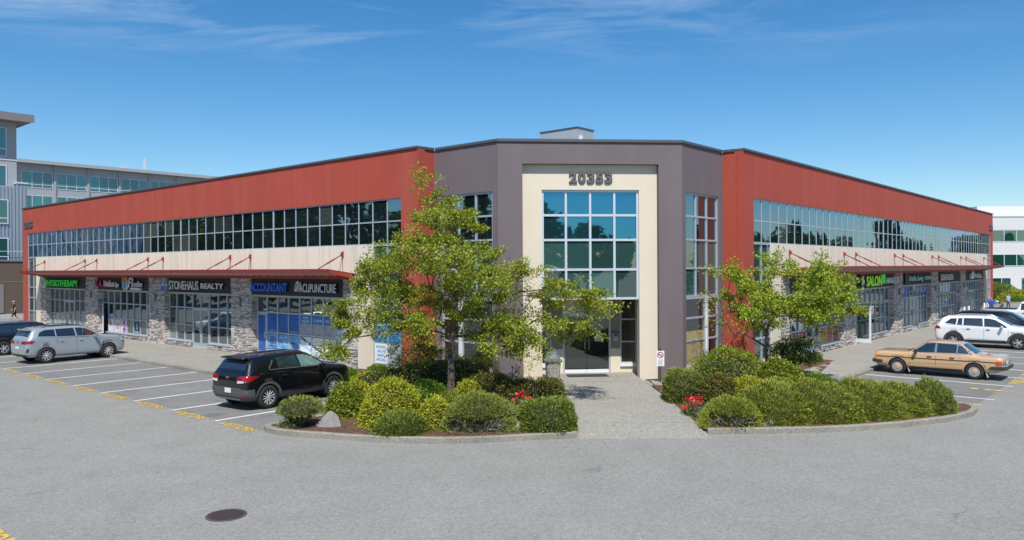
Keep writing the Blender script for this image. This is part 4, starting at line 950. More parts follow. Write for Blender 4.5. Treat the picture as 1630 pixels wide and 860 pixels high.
DGL_ = leaf_mat('dark green leaves', [(0.035, 0.083, 0.016), (0.085, 0.166, 0.023), (0.156, 0.235, 0.026), (0.057, 0.110, 0.018)], 0.25)
COREM = mat('dark shrub core', (0.035, 0.035, 0.018), 1.0)  # near-black colour stands for the shade inside the shrubs

def bumps(seed, k=13):
    r = np.random.default_rng(seed); return r.normal(size=(k, 3)), r.uniform(-0.13, 0.14, k)
def shell_r(D, B):
    q_, a = B; q_ = q_ / np.linalg.norm(q_, axis=1, keepdims=True); r = np.ones(len(D))
    for i in range(len(a)): r += a[i] * np.exp(-9 * (1 - D @ q_[i]))
    return r
def shrub(x, y, w, h, kind, label, seed, d=None, boxy=0.0, dead=0.0, z=0.01, group=None, n=None, name=None, rot=0.0, lift=0.0, ls=1.0):
    d = d or w; r = np.random.default_rng(seed); S_ = np.array([w / 2, d / 2, h])
    pine = kind in ('pine', 'pineg', 'pinel'); B = bumps(seed)
    m_ = {'pine': PN, 'pineg': PNG, 'pinel': PNL, 'yg': YG, 'rh': RH, 'dk': DK, 'gl': GL_, 'dg': DGL_}[kind]
    area = (w * d) ** 0.5 * h * 2.2 + w * d
    n = n or int((3000 if pine else 2000) * area + 250)
    Dr = r.normal(size=(n * 2, 3)); Dr[:, 2] = np.abs(Dr[:, 2]) * 1.0 - 0.15; Dr /= np.linalg.norm(Dr, axis=1, keepdims=True)
    Dr = Dr[:n]
    if boxy: Dx = np.sign(Dr) * np.abs(Dr) ** (1 - boxy); k = 1.0 / (np.sum(np.abs(Dx) ** 4, axis=1) ** 0.25) ; Pd = Dx * k[:, None]
    else: Pd = Dr.copy()
    rr_ = shell_r(Dr, B) * (1 - np.abs(r.normal(0, 0.055 if pine else 0.075, n))) * (1 + 0.045 * np.sin(Dr[:, 0] * 19 + seed) * np.sin(Dr[:, 1] * 17) + 0.035 * np.sin(Dr[:, 2] * 23 + Dr[:, 0] * 9))
    stray = r.random(n) < (0.015 if pine else 0.04); rr_ = np.where(stray, rr_ * r.uniform(1.02, 1.14, n), rr_)
    P = Pd * rr_[:, None] * S_; P[:, 2] = np.maximum(P[:, 2], 0.02) + lift
    c, s = math.cos(rot), math.sin(rot); P[:, :2] = P[:, :2] @ np.array([[c, s], [-s, c]])
    keep = np.ones(n, bool)
    if dead:      # a bare patch low on the front
        keep = ~((P[:, 1] < -0.15 * d) & (P[:, 2] < h * dead) & (np.abs(P[:, 0] + 0.05 * w) < w * 0.36) & (r.random(n) < 0.9))
    P = P[keep]; Dk = Dr[keep]
    g = Dk + r.normal(0, 0.45 if pine else 0.75, P.shape); g[:, 2] += 0.35 if pine else 0.0
    if not pine: g[:, 2] -= 0.15
    t = thing(name or ('pine_shrub' if pine else 'shrub'), label, 'shrub', T(x, y, z), group)
    M = W[t.name]
    if pine: me = leaves_mesh('foliage', P, g, 0.085 * ls, 0.02 * ls, m_, 0.1, seed)
    else: me = leaves_mesh('foliage', P, g, (0.085 if kind == 'rh' else 0.062) * ls, (0.036 if kind == 'rh' else 0.031) * ls, m_, 0.25, seed)
    o = obj('foliage', me, t, M)
    # dark core added to make the shrub opaque; inner shade is its colour
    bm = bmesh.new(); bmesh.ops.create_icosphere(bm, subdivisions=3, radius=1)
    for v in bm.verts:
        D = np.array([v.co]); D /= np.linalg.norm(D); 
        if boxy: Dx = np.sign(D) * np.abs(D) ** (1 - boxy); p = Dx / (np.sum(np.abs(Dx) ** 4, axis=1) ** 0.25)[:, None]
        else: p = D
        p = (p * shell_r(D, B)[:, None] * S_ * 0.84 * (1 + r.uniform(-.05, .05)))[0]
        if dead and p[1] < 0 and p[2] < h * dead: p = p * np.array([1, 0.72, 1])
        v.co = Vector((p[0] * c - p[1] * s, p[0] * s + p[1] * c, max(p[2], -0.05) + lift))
    me = bpy.data.meshes.new('dark_core'); bm.to_mesh(me); bm.free(); me.materials.append(COREM); obj('dark_core', me, t, M)
    # stems
    b = MB()
    for k in range(22 + int(60 * dead)):
        a = r.uniform(0, 6.28) if k < 22 else r.uniform(3.7, 5.7); R_ = r.uniform(0.6, 1.02) if k < 22 else r.uniform(0.72, 0.97)
        zz = r.uniform(0.1, 0.85) * h * (1 - 0.5 * R_ * R_) if k < 22 else r.uniform(0.03, dead * 1.05) * h
        p1 = Vector((math.cos(a) * w / 2 * R_, math.sin(a) * d / 2 * R_, zz + lift)); p0 = Vector((p1.x * 0.25, p1.y * 0.25 if k < 22 else p1.y * 0.6, 0.02))
        mid = (p0 + p1) / 2 + Vector(r.normal(0, 0.03, 3))
        b.tube([p0, mid, p1], [0.016, 0.012, 0.006], 4)
    obj('stems', b, t, M, DEAD if dead else TWIG)
    return t

PB = 'clipped shrubs in the bed left of the walk'; PC = 'clipped shrubs in the bed right of the walk'
# left bed, front row
t = shrub(-5.76, 20.9, 1.15, 0.40, 'pine', 'loose umbrella shaped pine bush on bare stems at the left tip of the bed', 21, lift=0.36, n=2600, group=PB)
b = MB(); r_ = np.random.default_rng(5)
for k in range(16):
    a = k * 0.4 + r_.uniform(-.3, .3); p1 = Vector((math.cos(a) * 0.46, math.sin(a) * 0.4, 0.34 + r_.uniform(-.06, .12)))
    b.tube([(0.02 * math.cos(a), 0.02 * math.sin(a), 0), (p1.x * 0.35, p1.y * 0.35, 0.17), p1], [0.028, 0.018, 0.008], 5)
obj('stems', b, t, W[t.name], DEAD)
shrub(-5.95, 20.75, 0.6, 0.22, 'pine', 'small low sprig of pine under the loose umbrella pine', 22, n=350, group=PB)
shrub(-4.85, 22.4, 1.08, 0.84, 'rh', 'glossy large leaved rhododendron behind the pointed rock', 23, group=PB)
shrub(-3.36, 21.15, 1.72, 1.22, 'yg', 'large rounded yellow green shrub, biggest of the left bed front', 24, group=PB)
shrub(-2.93, 20.12, 1.36, 0.50, 'pineg', 'low dark green mugo pine at the kerb before the yellow green shrub', 25, group=PB)
shrub(-2.05, 20.75, 1.0, 0.84, 'yg', 'small yellow green shrub left of the tree trunk', 26, group=PB)
shrub(-0.86, 20.45, 2.05, 0.90, 'pine', 'wide clipped pine dome with a bare brown patch at its foot', 27, d=1.7, dead=0.42, group=PB)
shrub(0.90, 20.48, 1.36, 0.74, 'pineg', 'clipped green pine dome beside the entrance walk', 28, d=1.35, boxy=0.15, group=PB)
# second row
shrub(0.72, 23.9, 1.75, 0.80, 'dk', 'glossy yellow and dark green hedge block beside the walk', 29, d=1.3, boxy=0.35, group=PB)
shrub(-0.75, 24.5, 1.5, 0.85, 'dk', 'dark purplish hedge between the tree trunk and the walk hedge', 30, d=1.3, boxy=0.2, group=PB)
shrub(-1.35, 23.7, 1.1, 0.80, 'yg', 'yellow green shrub just right of the tree trunk', 31, group=PB)
shrub(-2.6, 27.2, 3.8, 1.18, 'yg', 'long clipped hedge under the tree before the red wall', 32, d=1.5, boxy=0.35, group=PB, n=7500)
shrub(-4.2, 24.3, 1.7, 0.85, 'dk', 'dark hedge mound left of the sapling', 33, boxy=0.1, group=PB)
shrub(-4.6, 22.9, 1.2, 0.9, 'yg', 'yellow green shrub squeezed behind the large rounded one', 34, group=PB)
shrub(-2.75, 23.9, 1.7, 0.80, 'gl', 'fresh green leafy shrub behind the yellow green ones', 35, group=PB)
shrub(-6.1, 28.6, 1.0, 0.60, 'gl', 'small bright green plant at the foot of the end stone pier', 36, group=PB)
shrub(-5.0, 27.4, 1.6, 0.55, 'yg', 'low dark hedge below the cream wall at the left corner window', 37, group=PB)
shrub(-5.1, 29.0, 1.1, 0.62, 'gl', 'leafy plant against the cream wall beside the stone pier', 38, group=PB)
shrub(-1.9, 22.5, 1.0, 0.6, 'rh', 'low rhododendron at the foot of the tree', 39, group=PB)
# right bed
shrub(5.46, 24.6, 1.22, 0.92, 'pine', 'boxy clipped pine beside the walk on its right', 41, boxy=0.3, group=PC)
shrub(7.25, 26.0, 3.0, 1.55, 'rh', 'large domed rhododendron before the right lobby window', 42, d=2.2, group=PC, n=11000)
shrub(6.35, 23.7, 1.25, 1.0, 'dk', 'purplish leaved shrub below the large dome', 43, group=PC)
shrub(7.3, 23.6, 1.4, 0.82, 'yg', 'yellow green shrub left of the right tree trunk', 44, group=PC)
shrub(8.3, 23.9, 1.5, 0.72, 'rh', 'low rhododendron at the foot of the right tree', 45, group=PC)
shrub(8.75, 25.4, 1.6, 1.20, 'rh', 'leafy mound behind the right tree trunk', 46, group=PC)
shrub(5.9, 20.95, 1.62, 0.72, 'pinel', 'bright low spreading pine at the kerb corner right of the walk', 47, dead=0.45, group=PC)
shrub(7.25, 21.35, 2.5, 0.94, 'pinel', 'green mound, second of the low pines along the kerb', 48, d=1.6, group=PC)
shrub(8.55, 21.5, 2.5, 0.98, 'pinel', 'green mound, third of the low pines along the kerb', 49, d=1.6, group=PC)
shrub(9.85, 21.95, 2.6, 1.0, 'pinel', 'green mound, fourth of the low pines along the kerb', 50, d=1.7, group=PC)
shrub(11.0, 22.3, 2.2, 0.84, 'pinel', 'green mound, fifth of the low pines along the kerb', 51, d=1.5, group=PC)
shrub(12.2, 22.5, 1.2, 0.84, 'pine', 'rounded end pine at the right tip of the bed', 52, group=PC)
shrub(9.5, 26.0, 0.95, 0.66, 'yg', 'small yellow flowered bush right of the right tree', 53, group=PC)
shrub(10.7, 27.3, 1.3, 0.45, 'gl', 'low fresh green plants at the pavement corner', 54, group=PC)
shrub(11.9, 26.4, 0.9, 0.36, 'gl', 'low leafy clump at the end of the pavement kerb', 55, group=PC)
shrub(12.6, 34.2, 0.75, 0.34, 'gl', 'small green tuft beside the mulch tip by the first right shop', 56, group=PC)
shrub(13.5, 34.5, 0.6, 0.36, 'pineg', 'spiky dwarf pine at the mulch tip by the first right shop', 57, group=PC)
shrub(11.9, 33.2, 0.8, 0.36, 'gl', 'second green tuft behind the round little tree', 58, group=PC)
shrub(8.6, 29.8, 1.3, 0.6, 'gl', 'leafy plant before the red return wall at right', 59, group=PC)
# red flowers
FLW = mat('red petals', (0.62, 0.008, 0.02), 0.5)
for x, y, w, lab, sd in ((0.25, 21.75, 0.75, 'red flowering bush between the clipped domes left of the walk', 61), (5.28, 22.3, 0.8, 'red flowering bush at the edge of the walk on its right', 62)):
    t = shrub(x, y, w, 0.62 if x < 1 else 0.4, 'gl', lab, sd, n=420, name='flowering_bush', d=w * 1.7)
    r = np.random.default_rng(sd); b = MB()
    for _ in range(40):
        a = r.uniform(0, 6.28); R_ = r.uniform(0.1, 1.05); c = Vector((math.cos(a) * w / 2 * R_, math.sin(a) * w * 0.85 * R_, (0.66 if x < 1 else 0.43) * (1 - 0.5 * R_ ** 2) + r.uniform(0, .08)))
        for k in range(5):
            p = c + Vector(r.normal(0, 0.022, 3)); e = r.normal(0, 1, (2, 3)); e1 = Vector(e[0]).normalized() * 0.036; e2 = Vector(e[1]).normalized() * 0.036
            b.add([p - e1, p - e2, p + e1, p + e2], [(0, 1, 2, 3)])
    obj('flowers', b, t, W[t.name], FLW, kind='stuff')

# ------------------------------------------------------------------ trees
def grow_tree(base, fork_z, tips, label, leafm, leaf_l, leaf_w, per, clump_r, trunk_r, seed, name='tree', bare=(), flat=0.75, fork_xy=(0, 0), inter=0.5, bits=None):
    """tips: clump centres relative to the base. Each joins the nearest point already grown, so limbs branch; radii follow the load carried."""
    r = np.random.default_rng(seed)
    t = thing(name, label, 'tree', T(*base)); M = W[t.name]
    fork = np.array([fork_xy[0], fork_xy[1], fork_z])
    nodes = [np.array([0., 0., -0.05]), np.array([fork_xy[0] * 0.3 + .02, fork_xy[1] * .3, fork_z * 0.5]), fork]; par = [-1, 0, 1]
    order = sorted(range(len(tips)), key=lambda i: np.linalg.norm(np.array(tips[i]) - fork))
    tipn = []
    for i in order:
        p = np.array(tips[i], float); A = np.array(nodes)
        dv_ = np.linalg.norm(A - p, axis=1); df = np.linalg.norm(A - fork, axis=1); cost = dv_ + 0.42 * df; cost[:2] = 1e9
        cost = np.where(df > np.linalg.norm(p - fork) + 0.1, 1e9, cost)
        j = int(np.argmin(cost)); a = nodes[j]; L_ = np.linalg.norm(p - a); k = max(1, int(L_ / inter)); prev = j
        for s in range(1, k + 1):
            f_ = s / k; q_ = a + (p - a) * f_ + (r.normal(0, 0.05, 3) if s < k else 0) + np.array([0, 0, 0.10 * L_ * math.sin(math.pi * f_) * (1 if s < k else 0)])
            nodes.append(q_); par.append(prev); prev = len(nodes) - 1
        tipn.append((prev, i))
    load = np.zeros(len(nodes)); kids = {}
    for i in range(len(nodes) - 1, 0, -1):
        if load[i] == 0: load[i] = 1
        load[par[i]] += load[i] if par[i] >= 0 else 0
        kids.setdefault(par[i], []).append(i)
    tot = load[2]
    R_ = np.maximum(0.0045, trunk_r * 0.88 * (load / tot) ** 0.5); R_[0] = trunk_r * 1.22; R_[1] = trunk_r; R_[2] = trunk_r * 0.9
    tr = MB().tube([nodes[0], nodes[0] + np.array([0, 0, 0.12]), nodes[1], nodes[2]], [R_[0] * 1.15, R_[0] * 0.95, R_[1], R_[2]], 12)
    obj('trunk', tr, t, M, BARK, smooth=True)
    lb = MB()
    for i in range(3, len(nodes)):
        j = par[i]; lb.tube([nodes[j], nodes[i]], [min(R_[i] * 1.15, R_[j]), R_[i]], 6 if R_[i] > 0.02 else 4, caps=False)
    # twigs at the tips
    P = []; D = []
    for ni, i in tipn:
        c = nodes[ni]; cr = clump_r * r.uniform(0.6, 1.3)
        if i in bare: nt_ = 6
        else: nt_ = 5
        ends = []
        for k in range(nt_):
            e = c + r.normal(0, 1, 3) * np.array([1, 1, flat]) * cr * 0.55; ends.append(e)
            lb.tube([c, (c + e) / 2 + r.normal(0, .02, 3), e], [0.007, 0.005, 0.003], 3, caps=False)
        n_ = per if i not in bare else max(3, per // 14)
        n_ = int(n_ * r.uniform(0.55, 1.35))
        u = r.normal(size=(n_, 3)); u /= np.linalg.norm(u, axis=1, keepdims=True); rad_ = cr * r.uniform(0.15, 1.0, n_) ** 0.55
        # leaves gather along the twigs
        e = np.array(ends)[r.integers(0, nt_, n_)]; f_ = r.uniform(0.25, 1.15, (n_, 1))
        Pp = c + (e - c) * f_ * 1.5 + u * rad_[:, None] * np.array([1, 1, flat]) * 0.55
        P.append(Pp); D.append(u + np.array([0, 0, -0.12]) + r.normal(0, .5, (n_, 3)))
    for i in range(3, len(nodes)):    # sparse leaves along the limbs
        if R_[i] < 0.03 and r.random() < 0.5 and not bare:
            n_ = 7; P.append(nodes[i] + r.normal(0, 0.08, (n_, 3))); D.append(r.normal(0, 1, (n_, 3)))
    obj('limbs', lb, t, M, BARK)
    P = np.concatenate(P); D = np.concatenate(D)
    obj('crown', leaves_mesh('crown', P, D, leaf_l, leaf_w, leafm, 0.2, seed), t, M)
    return t
def sil_tips(sil, n, m, x0, y0, depth, seed, zc=4.25, hz=423.0, dens=None):
    """sil: rows (height, left, right) in metres about the trunk -> n points filling that outline in depth"""
    r = np.random.default_rng(seed); out_ = []; zs = [s[0] for s in sil]; tries = 0
    wsum = np.array([s[2] - s[1] for s in sil])
    while len(out_) < n and tries < n * 60:
        tries += 1
        z = r.uniform(min(zs), max(zs)); l = np.interp(z, zs, [s[1] for s in sil]); rr_ = np.interp(z, zs, [s[2] for s in sil])
        if r.random() > (rr_ - l) / wsum.max(): continue
        x = r.uniform(l, rr_); c = (l + rr_) / 2; hw = max((rr_ - l) / 2, .1); k = math.sqrt(max(0.02, 1 - ((x - c) / hw) ** 2)); dd = min(depth, hw * 1.1) * k
        y = r.uniform(-dd, dd)
        p = np.array([x, y, z])
        if all(np.linalg.norm((p - o) * np.array([1, .8, 1.15])) > m for o in out_): out_.append(p)
    return out_
# big hawthorn left of the walk: (height, left reach, right reach)
silA = [(1.3, -3.4, -2.7), (1.6, -3.7, -1.6), (1.9, -3.8, 3.5), (2.2, -3.75, 4.3), (2.6, -3.6, 4.8), (3.1, -3.4, 5.05), (3.5, -3.25, 4.6), (3.9, -3.1, 3.1), (4.2, -3.0, 2.3), (4.5, -2.8, 1.6), (4.9, -2.6, 1.3), (5.2, -2.0, 1.15), (5.6, -1.5, 1.0), (6.0, -1.25, 0.8), (6.35, -1.0, 0.5), (6.7, -0.95, -0.65), (7.0, -0.92, -0.8)]
tipsA = sil_tips(silA, 138, 0.47, 0, 0, 2.3, 4)
tipsA = [p for p in tipsA if not (p[2] < 2.4 and abs(p[0]) < 0.7 and p[1] < 0.8) and not (p[2] < 2.15 and -3.0 < p[0] < -1.1)]
grow_tree((-1.96, 24.4, 0.0), 1.55, tipsA, 'broad leafy tree with a rough grey trunk, left of the entrance walk', TL, 0.078, 0.048, 520, 0.42, 0.115, 71, fork_xy=(0.02, 0), flat=0.6)
silB = [(1.9, -0.3, 0.4), (2.2, -0.5, 1.2), (2.5, -1.0, 2.6), (2.75, -1.2, 3.1), (3.0, -1.3, 3.1), (3.3, -1.4, 3.0), (3.55, -1.5, 2.9), (3.8, -1.6, 2.8), (4.05, -1.75, 2.4), (4.3, -1.9, 2.2), (4.5, 1.0, 2.2), (4.65, 1.2, 1.9)]
tipsB = sil_tips(silB, 66, 0.40, 0, 0, 1.9, 9)
bareB = [(-2.2 + 0.3 * k * (k % 3) * 0.3, 0.3 * ((k % 3) - 1), 2.1 + 0.27 * k) for k in range(7)] + [(-1.5, -.4, 2.0), (-1.9, .2, 2.5), (-1.2, .3, 2.7), (-1.6, .1, 3.2), (-1.3, 0, 1.75)]
bareB = [(-2.15, 0, 3.3), (-2.2, .2, 2.95), (-2.1, -.2, 2.65), (-1.75, .1, 3.05), (-1.7, -.3, 2.45), (-1.55, .2, 2.15), (-1.3, -.1, 1.95), (-1.2, .3, 2.6), (-0.9, -.4, 1.85), (-1.9, .1, 2.2), (-1.45, -.3, 2.85), (1.6, -.6, 1.95), (2.3, -.5, 1.85), (1.1, -.5, 1.75)]
allB = tipsB + [np.array(p, float) for p in bareB]
grow_tree((9.12, 27.7, 0.0), 1.35, allB, 'smaller yellow green tree with bare twigs on its left, right of the walk', TL2, 0.092, 0.056, 360, 0.36, 0.085, 72, bare=set(range(len(tipsB), len(allB))), inter=0.4)
silC = [(1.25, -0.9, 0.6), (1.45, -1.1, 0.7), (1.65, -0.9, 0.5), (1.8, -0.5, 0.2)]
grow_tree((-2.95, 25.6, 0.0), 0.95, sil_tips(silC, 16, 0.24, 0, 0, 0.6, 3), 'thin sapling with flat green crown before the red wall', GL_, 0.10, 0.05, 70, 0.22, 0.03, 73, inter=0.3, fork_xy=(-0.25, 0))
silD = [(0.55, -0.75, 0.5), (0.75, -0.9, 0.85), (0.95, -0.9, 0.95), (1.15, -0.75, 0.8), (1.35, -0.35, 0.45)]
grow_tree((11.05, 30.3, 0.0), 0.45, sil_tips(silD, 34, 0.22, 0, 0, 0.85, 5), 'round little dark green tree beside the right pavement', DGL_, 0.095, 0.05, 95, 0.24, 0.05, 74, inter=0.25)
# ================================================================== VEHICLES
# station rows, rear to front: x, z bottom, w bottom, z low side, w low side, z belt, w belt, z roof edge, w roof edge, z roof centre
SUVA = [(-2.20, .46, .60, .56, .74, .80, .76, .88, .66, .90), (-2.17, .38, .74, .54, .85, .96, .83, 1.04, .72, 1.06), (-2.10, .32, .80, .52, .89, 1.06, .87, 1.14, .74, 1.17), (-2.02, .30, .83, .51, .90, 1.10, .875, 1.26, .71, 1.29),
        (-1.86, .29, .84, .50, .905, 1.12, .88, 1.50, .655, 1.54), (-1.74, .28, .845, .50, .905, 1.12, .885, 1.575, .635, 1.62), (-1.3, .28, .85, .50, .905, 1.11, .89, 1.60, .635, 1.65), (-0.6, .27, .85, .50, .905, 1.10, .895, 1.61, .635, 1.665),
        (0.1, .27, .85, .50, .905, 1.085, .895, 1.595, .635, 1.655), (0.42, .27, .85, .50, .905, 1.075, .89, 1.55, .63, 1.61), (0.8, .27, .85, .5, .905, 1.065, .885, 1.34, .69, 1.38), (1.14, .27, .85, .50, .905, 1.07, .87, 1.145, .78, 1.17),
        (1.45, .28, .85, .50, .905, 1.05, .87, 1.115, .77, 1.14), (1.80, .29, .84, .50, .90, 1.02, .86, 1.08, .75, 1.105), (2.04, .30, .81, .50, .87, .97, .83, 1.03, .70, 1.05), (2.14, .32, .77, .50, .83, .91, .79, .97, .66, .985), (2.20, .38, .68, .52, .76, .84, .72, .89, .60, .90)]
def scale_st(st, sx, sy, sz, tweak=None):
    o = []
    for r in st:
        r = list(r); r[0] *= sx
        for i in (1, 3, 5, 7, 9): r[i] = r[i] * sz
        for i in (2, 4, 6, 8): r[i] *= sy
        o.append(tuple(r))
    return o
SEDAN = [(-2.36, .44, .64, .54, .80, .80, .80, .86, .70, .865), (-2.33, .38, .70, .52, .84, .865, .825, .915, .71, .925), (-2.20, .32, .78, .50, .87, .88, .845, .93, .72, .94), (-1.80, .28, .82, .50, .885, .885, .85, .925, .70, .945), (-1.50, .26, .83, .50, .89, .89, .855, .935, .70, .955),
         (-1.28, .25, .83, .50, .89, .895, .855, 1.06, .665, 1.09), (-0.92, .24, .83, .50, .89, .90, .86, 1.335, .575, 1.375), (-0.74, .24, .83, .5, .89, .90, .86, 1.365, .57, 1.41), (-0.2, .24, .83, .50, .89, .905, .86, 1.385, .575, 1.435), (0.25, .24, .83, .50, .89, .905, .86, 1.37, .575, 1.42),
         (0.42, .24, .83, .50, .89, .905, .86, 1.33, .575, 1.375), (0.70, .24, .83, .50, .89, .90, .86, 1.12, .64, 1.155), (0.98, .25, .83, .50, .89, .90, .85, .94, .71, .97), (1.30, .26, .83, .50, .885, .885, .84, .925, .70, .955), (1.90, .28, .81, .50, .88, .88, .835, .925, .71, .945), (2.18, .30, .79, .50, .865, .865, .825, .91, .70, .925), (2.28, .34, .75, .5, .85, .85, .81, .89, .68, .90), (2.31, .40, .70, .52, .82, .79, .79, .83, .66, .835)]
PICK = [(-2.90, .62, .70, .70, .90, 1.28, .92, 1.33, .86, 1.33), (-2.84, .55, .78, .66, .94, 1.33, .94, 1.38, .88, 1.385), (-1.2, .50, .84, .62, .96, 1.32, .95, 1.37, .88, 1.375), (-0.82, .48, .86, .62, .96, 1.32, .95, 1.38, .86, 1.39), (-0.74, .48, .86, .62, .96, 1.32, .95, 1.86, .70, 1.90), (-0.1, .46, .86, .62, .96, 1.31, .95, 1.92, .70, 1.97),
        (0.7, .46, .86, .62, .96, 1.30, .95, 1.90, .70, 1.95), (0.95, .46, .86, .62, .96, 1.29, .95, 1.84, .70, 1.88), (1.55, .46, .86, .62, .96, 1.26, .94, 1.34, .82, 1.36), (2.3, .48, .85, .62, .95, 1.20, .92, 1.27, .80, 1.30), (2.75, .50, .82, .62, .92, 1.12, .90, 1.19, .78, 1.21), (2.85, .56, .76, .66, .86, 1.0, .86, 1.05, .72, 1.06)]
TYRE = mat('tyre rubber', (0.022, 0.022, 0.023), 0.85, bump=(60, 0.2)); RIMM = mat('alloy rim', (0.58, 0.59, 0.61), 0.35, metal=0.3); RIMD = mat('dark rim', (0.03, 0.03, 0.032), 0.35, metal=0.4)
CLAD = mat('grey cladding', (0.075, 0.080, 0.086), 0.6); CGL = glass('car glass', (0.010, 0.014, 0.017), 0.12); CGG = glass('greenish car glass', (0.09, 0.17, 0.15), 0.14)
SEAM = mat('panel gap', (0.006, 0.006, 0.006), 0.8); TAIL = mat('tail lamp red', (0.30, 0.008, 0.012), 0.15, coat=0.8); LENS = mat('clear lens', (0.55, 0.57, 0.58), 0.12, coat=0.6); AMB = mat('amber lens', (0.75, 0.25, 0.01), 0.2, coat=0.6)
UNDER = mat('underbody', (0.01, 0.01, 0.01), 0.95); PLATE = mat('licence plate white', (0.65, 0.66, 0.66), 0.5); SKIR = mat('seat beige', (0.3, 0.24, 0.17), 0.8)
def section(row):
    x, zb, wb, zl, wl, zs, ws, ze, we, zc = row
    cp = [(0, zb), (wb * 0.55, zb), (wb * 0.93, zb + 0.005), (wb + 0.015, zb + 0.05), ((wb + wl) / 2 + .02, (zb + zl) / 2 + .02), (wl, zl), ((wl * 1.0 + ws * .0), zl + (zs - zl) * .35), ((wl * .45 + ws * .55), zl + (zs - zl) * .8), (ws, zs),
          (ws + (we - ws) * .12, zs + (ze - zs) * .14), (ws + (we - ws) * .55, zs + (ze - zs) * .58), (we + (ws - we) * .10, ze - (ze - zs) * .10), (we - .035, ze + (zc - ze) * .12), (we * .80, ze + (zc - ze) * .45), (we * .4, zc - (zc - ze) * .14), (0, zc)]
    return cp
def body_mesh(st, m, dens=4):
    X = np.array([r[0] for r in st]); A = np.array([section(r) for r in st])   # stations, points, 2
    xs = []
    for a, c in zip(X[:-1], X[1:]):
        k = max(1, int(round((c - a) / 0.09)));
        xs += [a + (c - a) * i / k for i in range(k)]
    xs.append(X[-1]); xs = np.array(xs)
    # monotone-ish interpolation: linear smoothed once
    R_ = np.empty((len(xs), A.shape[1], 2))
    for j in range(A.shape[1]):
        for k in range(2): R_[:, j, k] = np.interp(xs, X, A[:, j, k])
    S_ = R_.copy(); S_[1:-1] = 0.5 * R_[1:-1] + 0.25 * (R_[:-2] + R_[2:]); R_ = S_
    V = []; n = A.shape[1]; full = 2 * n - 2
    for i, x in enumerate(xs):
        for j in range(n): V.append((x, R_[i, j, 0], R_[i, j, 1]))
        for j in range(n - 2, 0, -1): V.append((x, -R_[i, j, 0], R_[i, j, 1]))
    Fc = []
    for i in range(len(xs) - 1):
        for k in range(full): Fc.append((i * full + k, i * full + (k + 1) % full, (i + 1) * full + (k + 1) % full, (i + 1) * full + k))
    Fc.append(tuple(range(full))); Fc.append(tuple(reversed(range((len(xs) - 1) * full, len(xs) * full))))
    return MB().add(V, Fc).mesh('body', [m, UNDER], smooth=True, recalc=True)
def bvh_of(me):
    bm = bmesh.new(); bm.from_mesh(me); b = BVHTree.FromBMesh(bm); bm.free(); return b
def patch(name, bvh, pts, axis, sgn, m, parent, M, off=0.006, thick=0.0, dens=0.09):
    """lay a flat outline on the body. axis 'y': outline (x,z) seen from sgn*y; 'x': outline (y,z) from sgn*x; 'z': outline (x,y) from above"""
    P = [Vector(p) for p in pts]; xs_ = [p.x for p in P]; ys_ = [p.y for p in P]; inner = []
    x = min(xs_) + dens / 2
    while x < max(xs_):
        y = min(ys_) + dens / 2
        while y < max(ys_): inner.append(Vector((x, y))); y += dens
        x += dens
    # densify the outline
    D = []
    for a, c in zip(P, P[1:] + P[:1]):
        k = max(1, int((c - a).length / dens)); D += [a + (c - a) * i / k for i in range(k)]
    r = delaunay_2d_cdt(D + inner, [], [list(range(len(D)))], 1, 1e-5)
    V = []
    last = None
    for p in r[0]:
        if axis == 'y': o, d = Vector((p.x, sgn * 3, p.y)), Vector((0, -sgn, 0))
        elif axis == 'x': o, d = Vector((sgn * 5, p.x, p.y)), Vector((-sgn, 0, 0))
        else: o, d = Vector((p.x, p.y, 4)), Vector((0, 0, -1))
        h = bvh.ray_cast(o, d)
        if h[0] is None: V.append(None)
        else:
            nn = h[1] if h[1].dot(d) < 0 else -h[1]; V.append(h[0] + (nn * 0.6 - d * 0.4).normalized() * off)
    Fc = [tuple(f) for f in r[2] if all(V[i] is not None for i in f)]
    V = [v if v is not None else Vector((0, 0, 0.5)) for v in V]
    if not Fc: return None
    me = MB().add(V, Fc).mesh(name, [m], smooth=True)
    # orient outward
    out_ = {'y': Vector((0, sgn, 0)), 'x': Vector((sgn, 0, 0)), 'z': Vector((0, 0, 1))}[axis]
    s_ = sum((p.normal.dot(out_) for p in me.polygons))
    if s_ < 0: me.flip_normals()
    bm = bmesh.new(); bm.from_mesh(me); bmesh.ops.delete(bm, geom=[v for v in bm.verts if not v.link_faces], context='VERTS')
    if thick:
        g = bmesh.ops.extrude_face_region(bm, geom=bm.faces[:]);
    bm.to_mesh(me); bm.free()
    return obj(name, me, parent, M)
_wh = {}
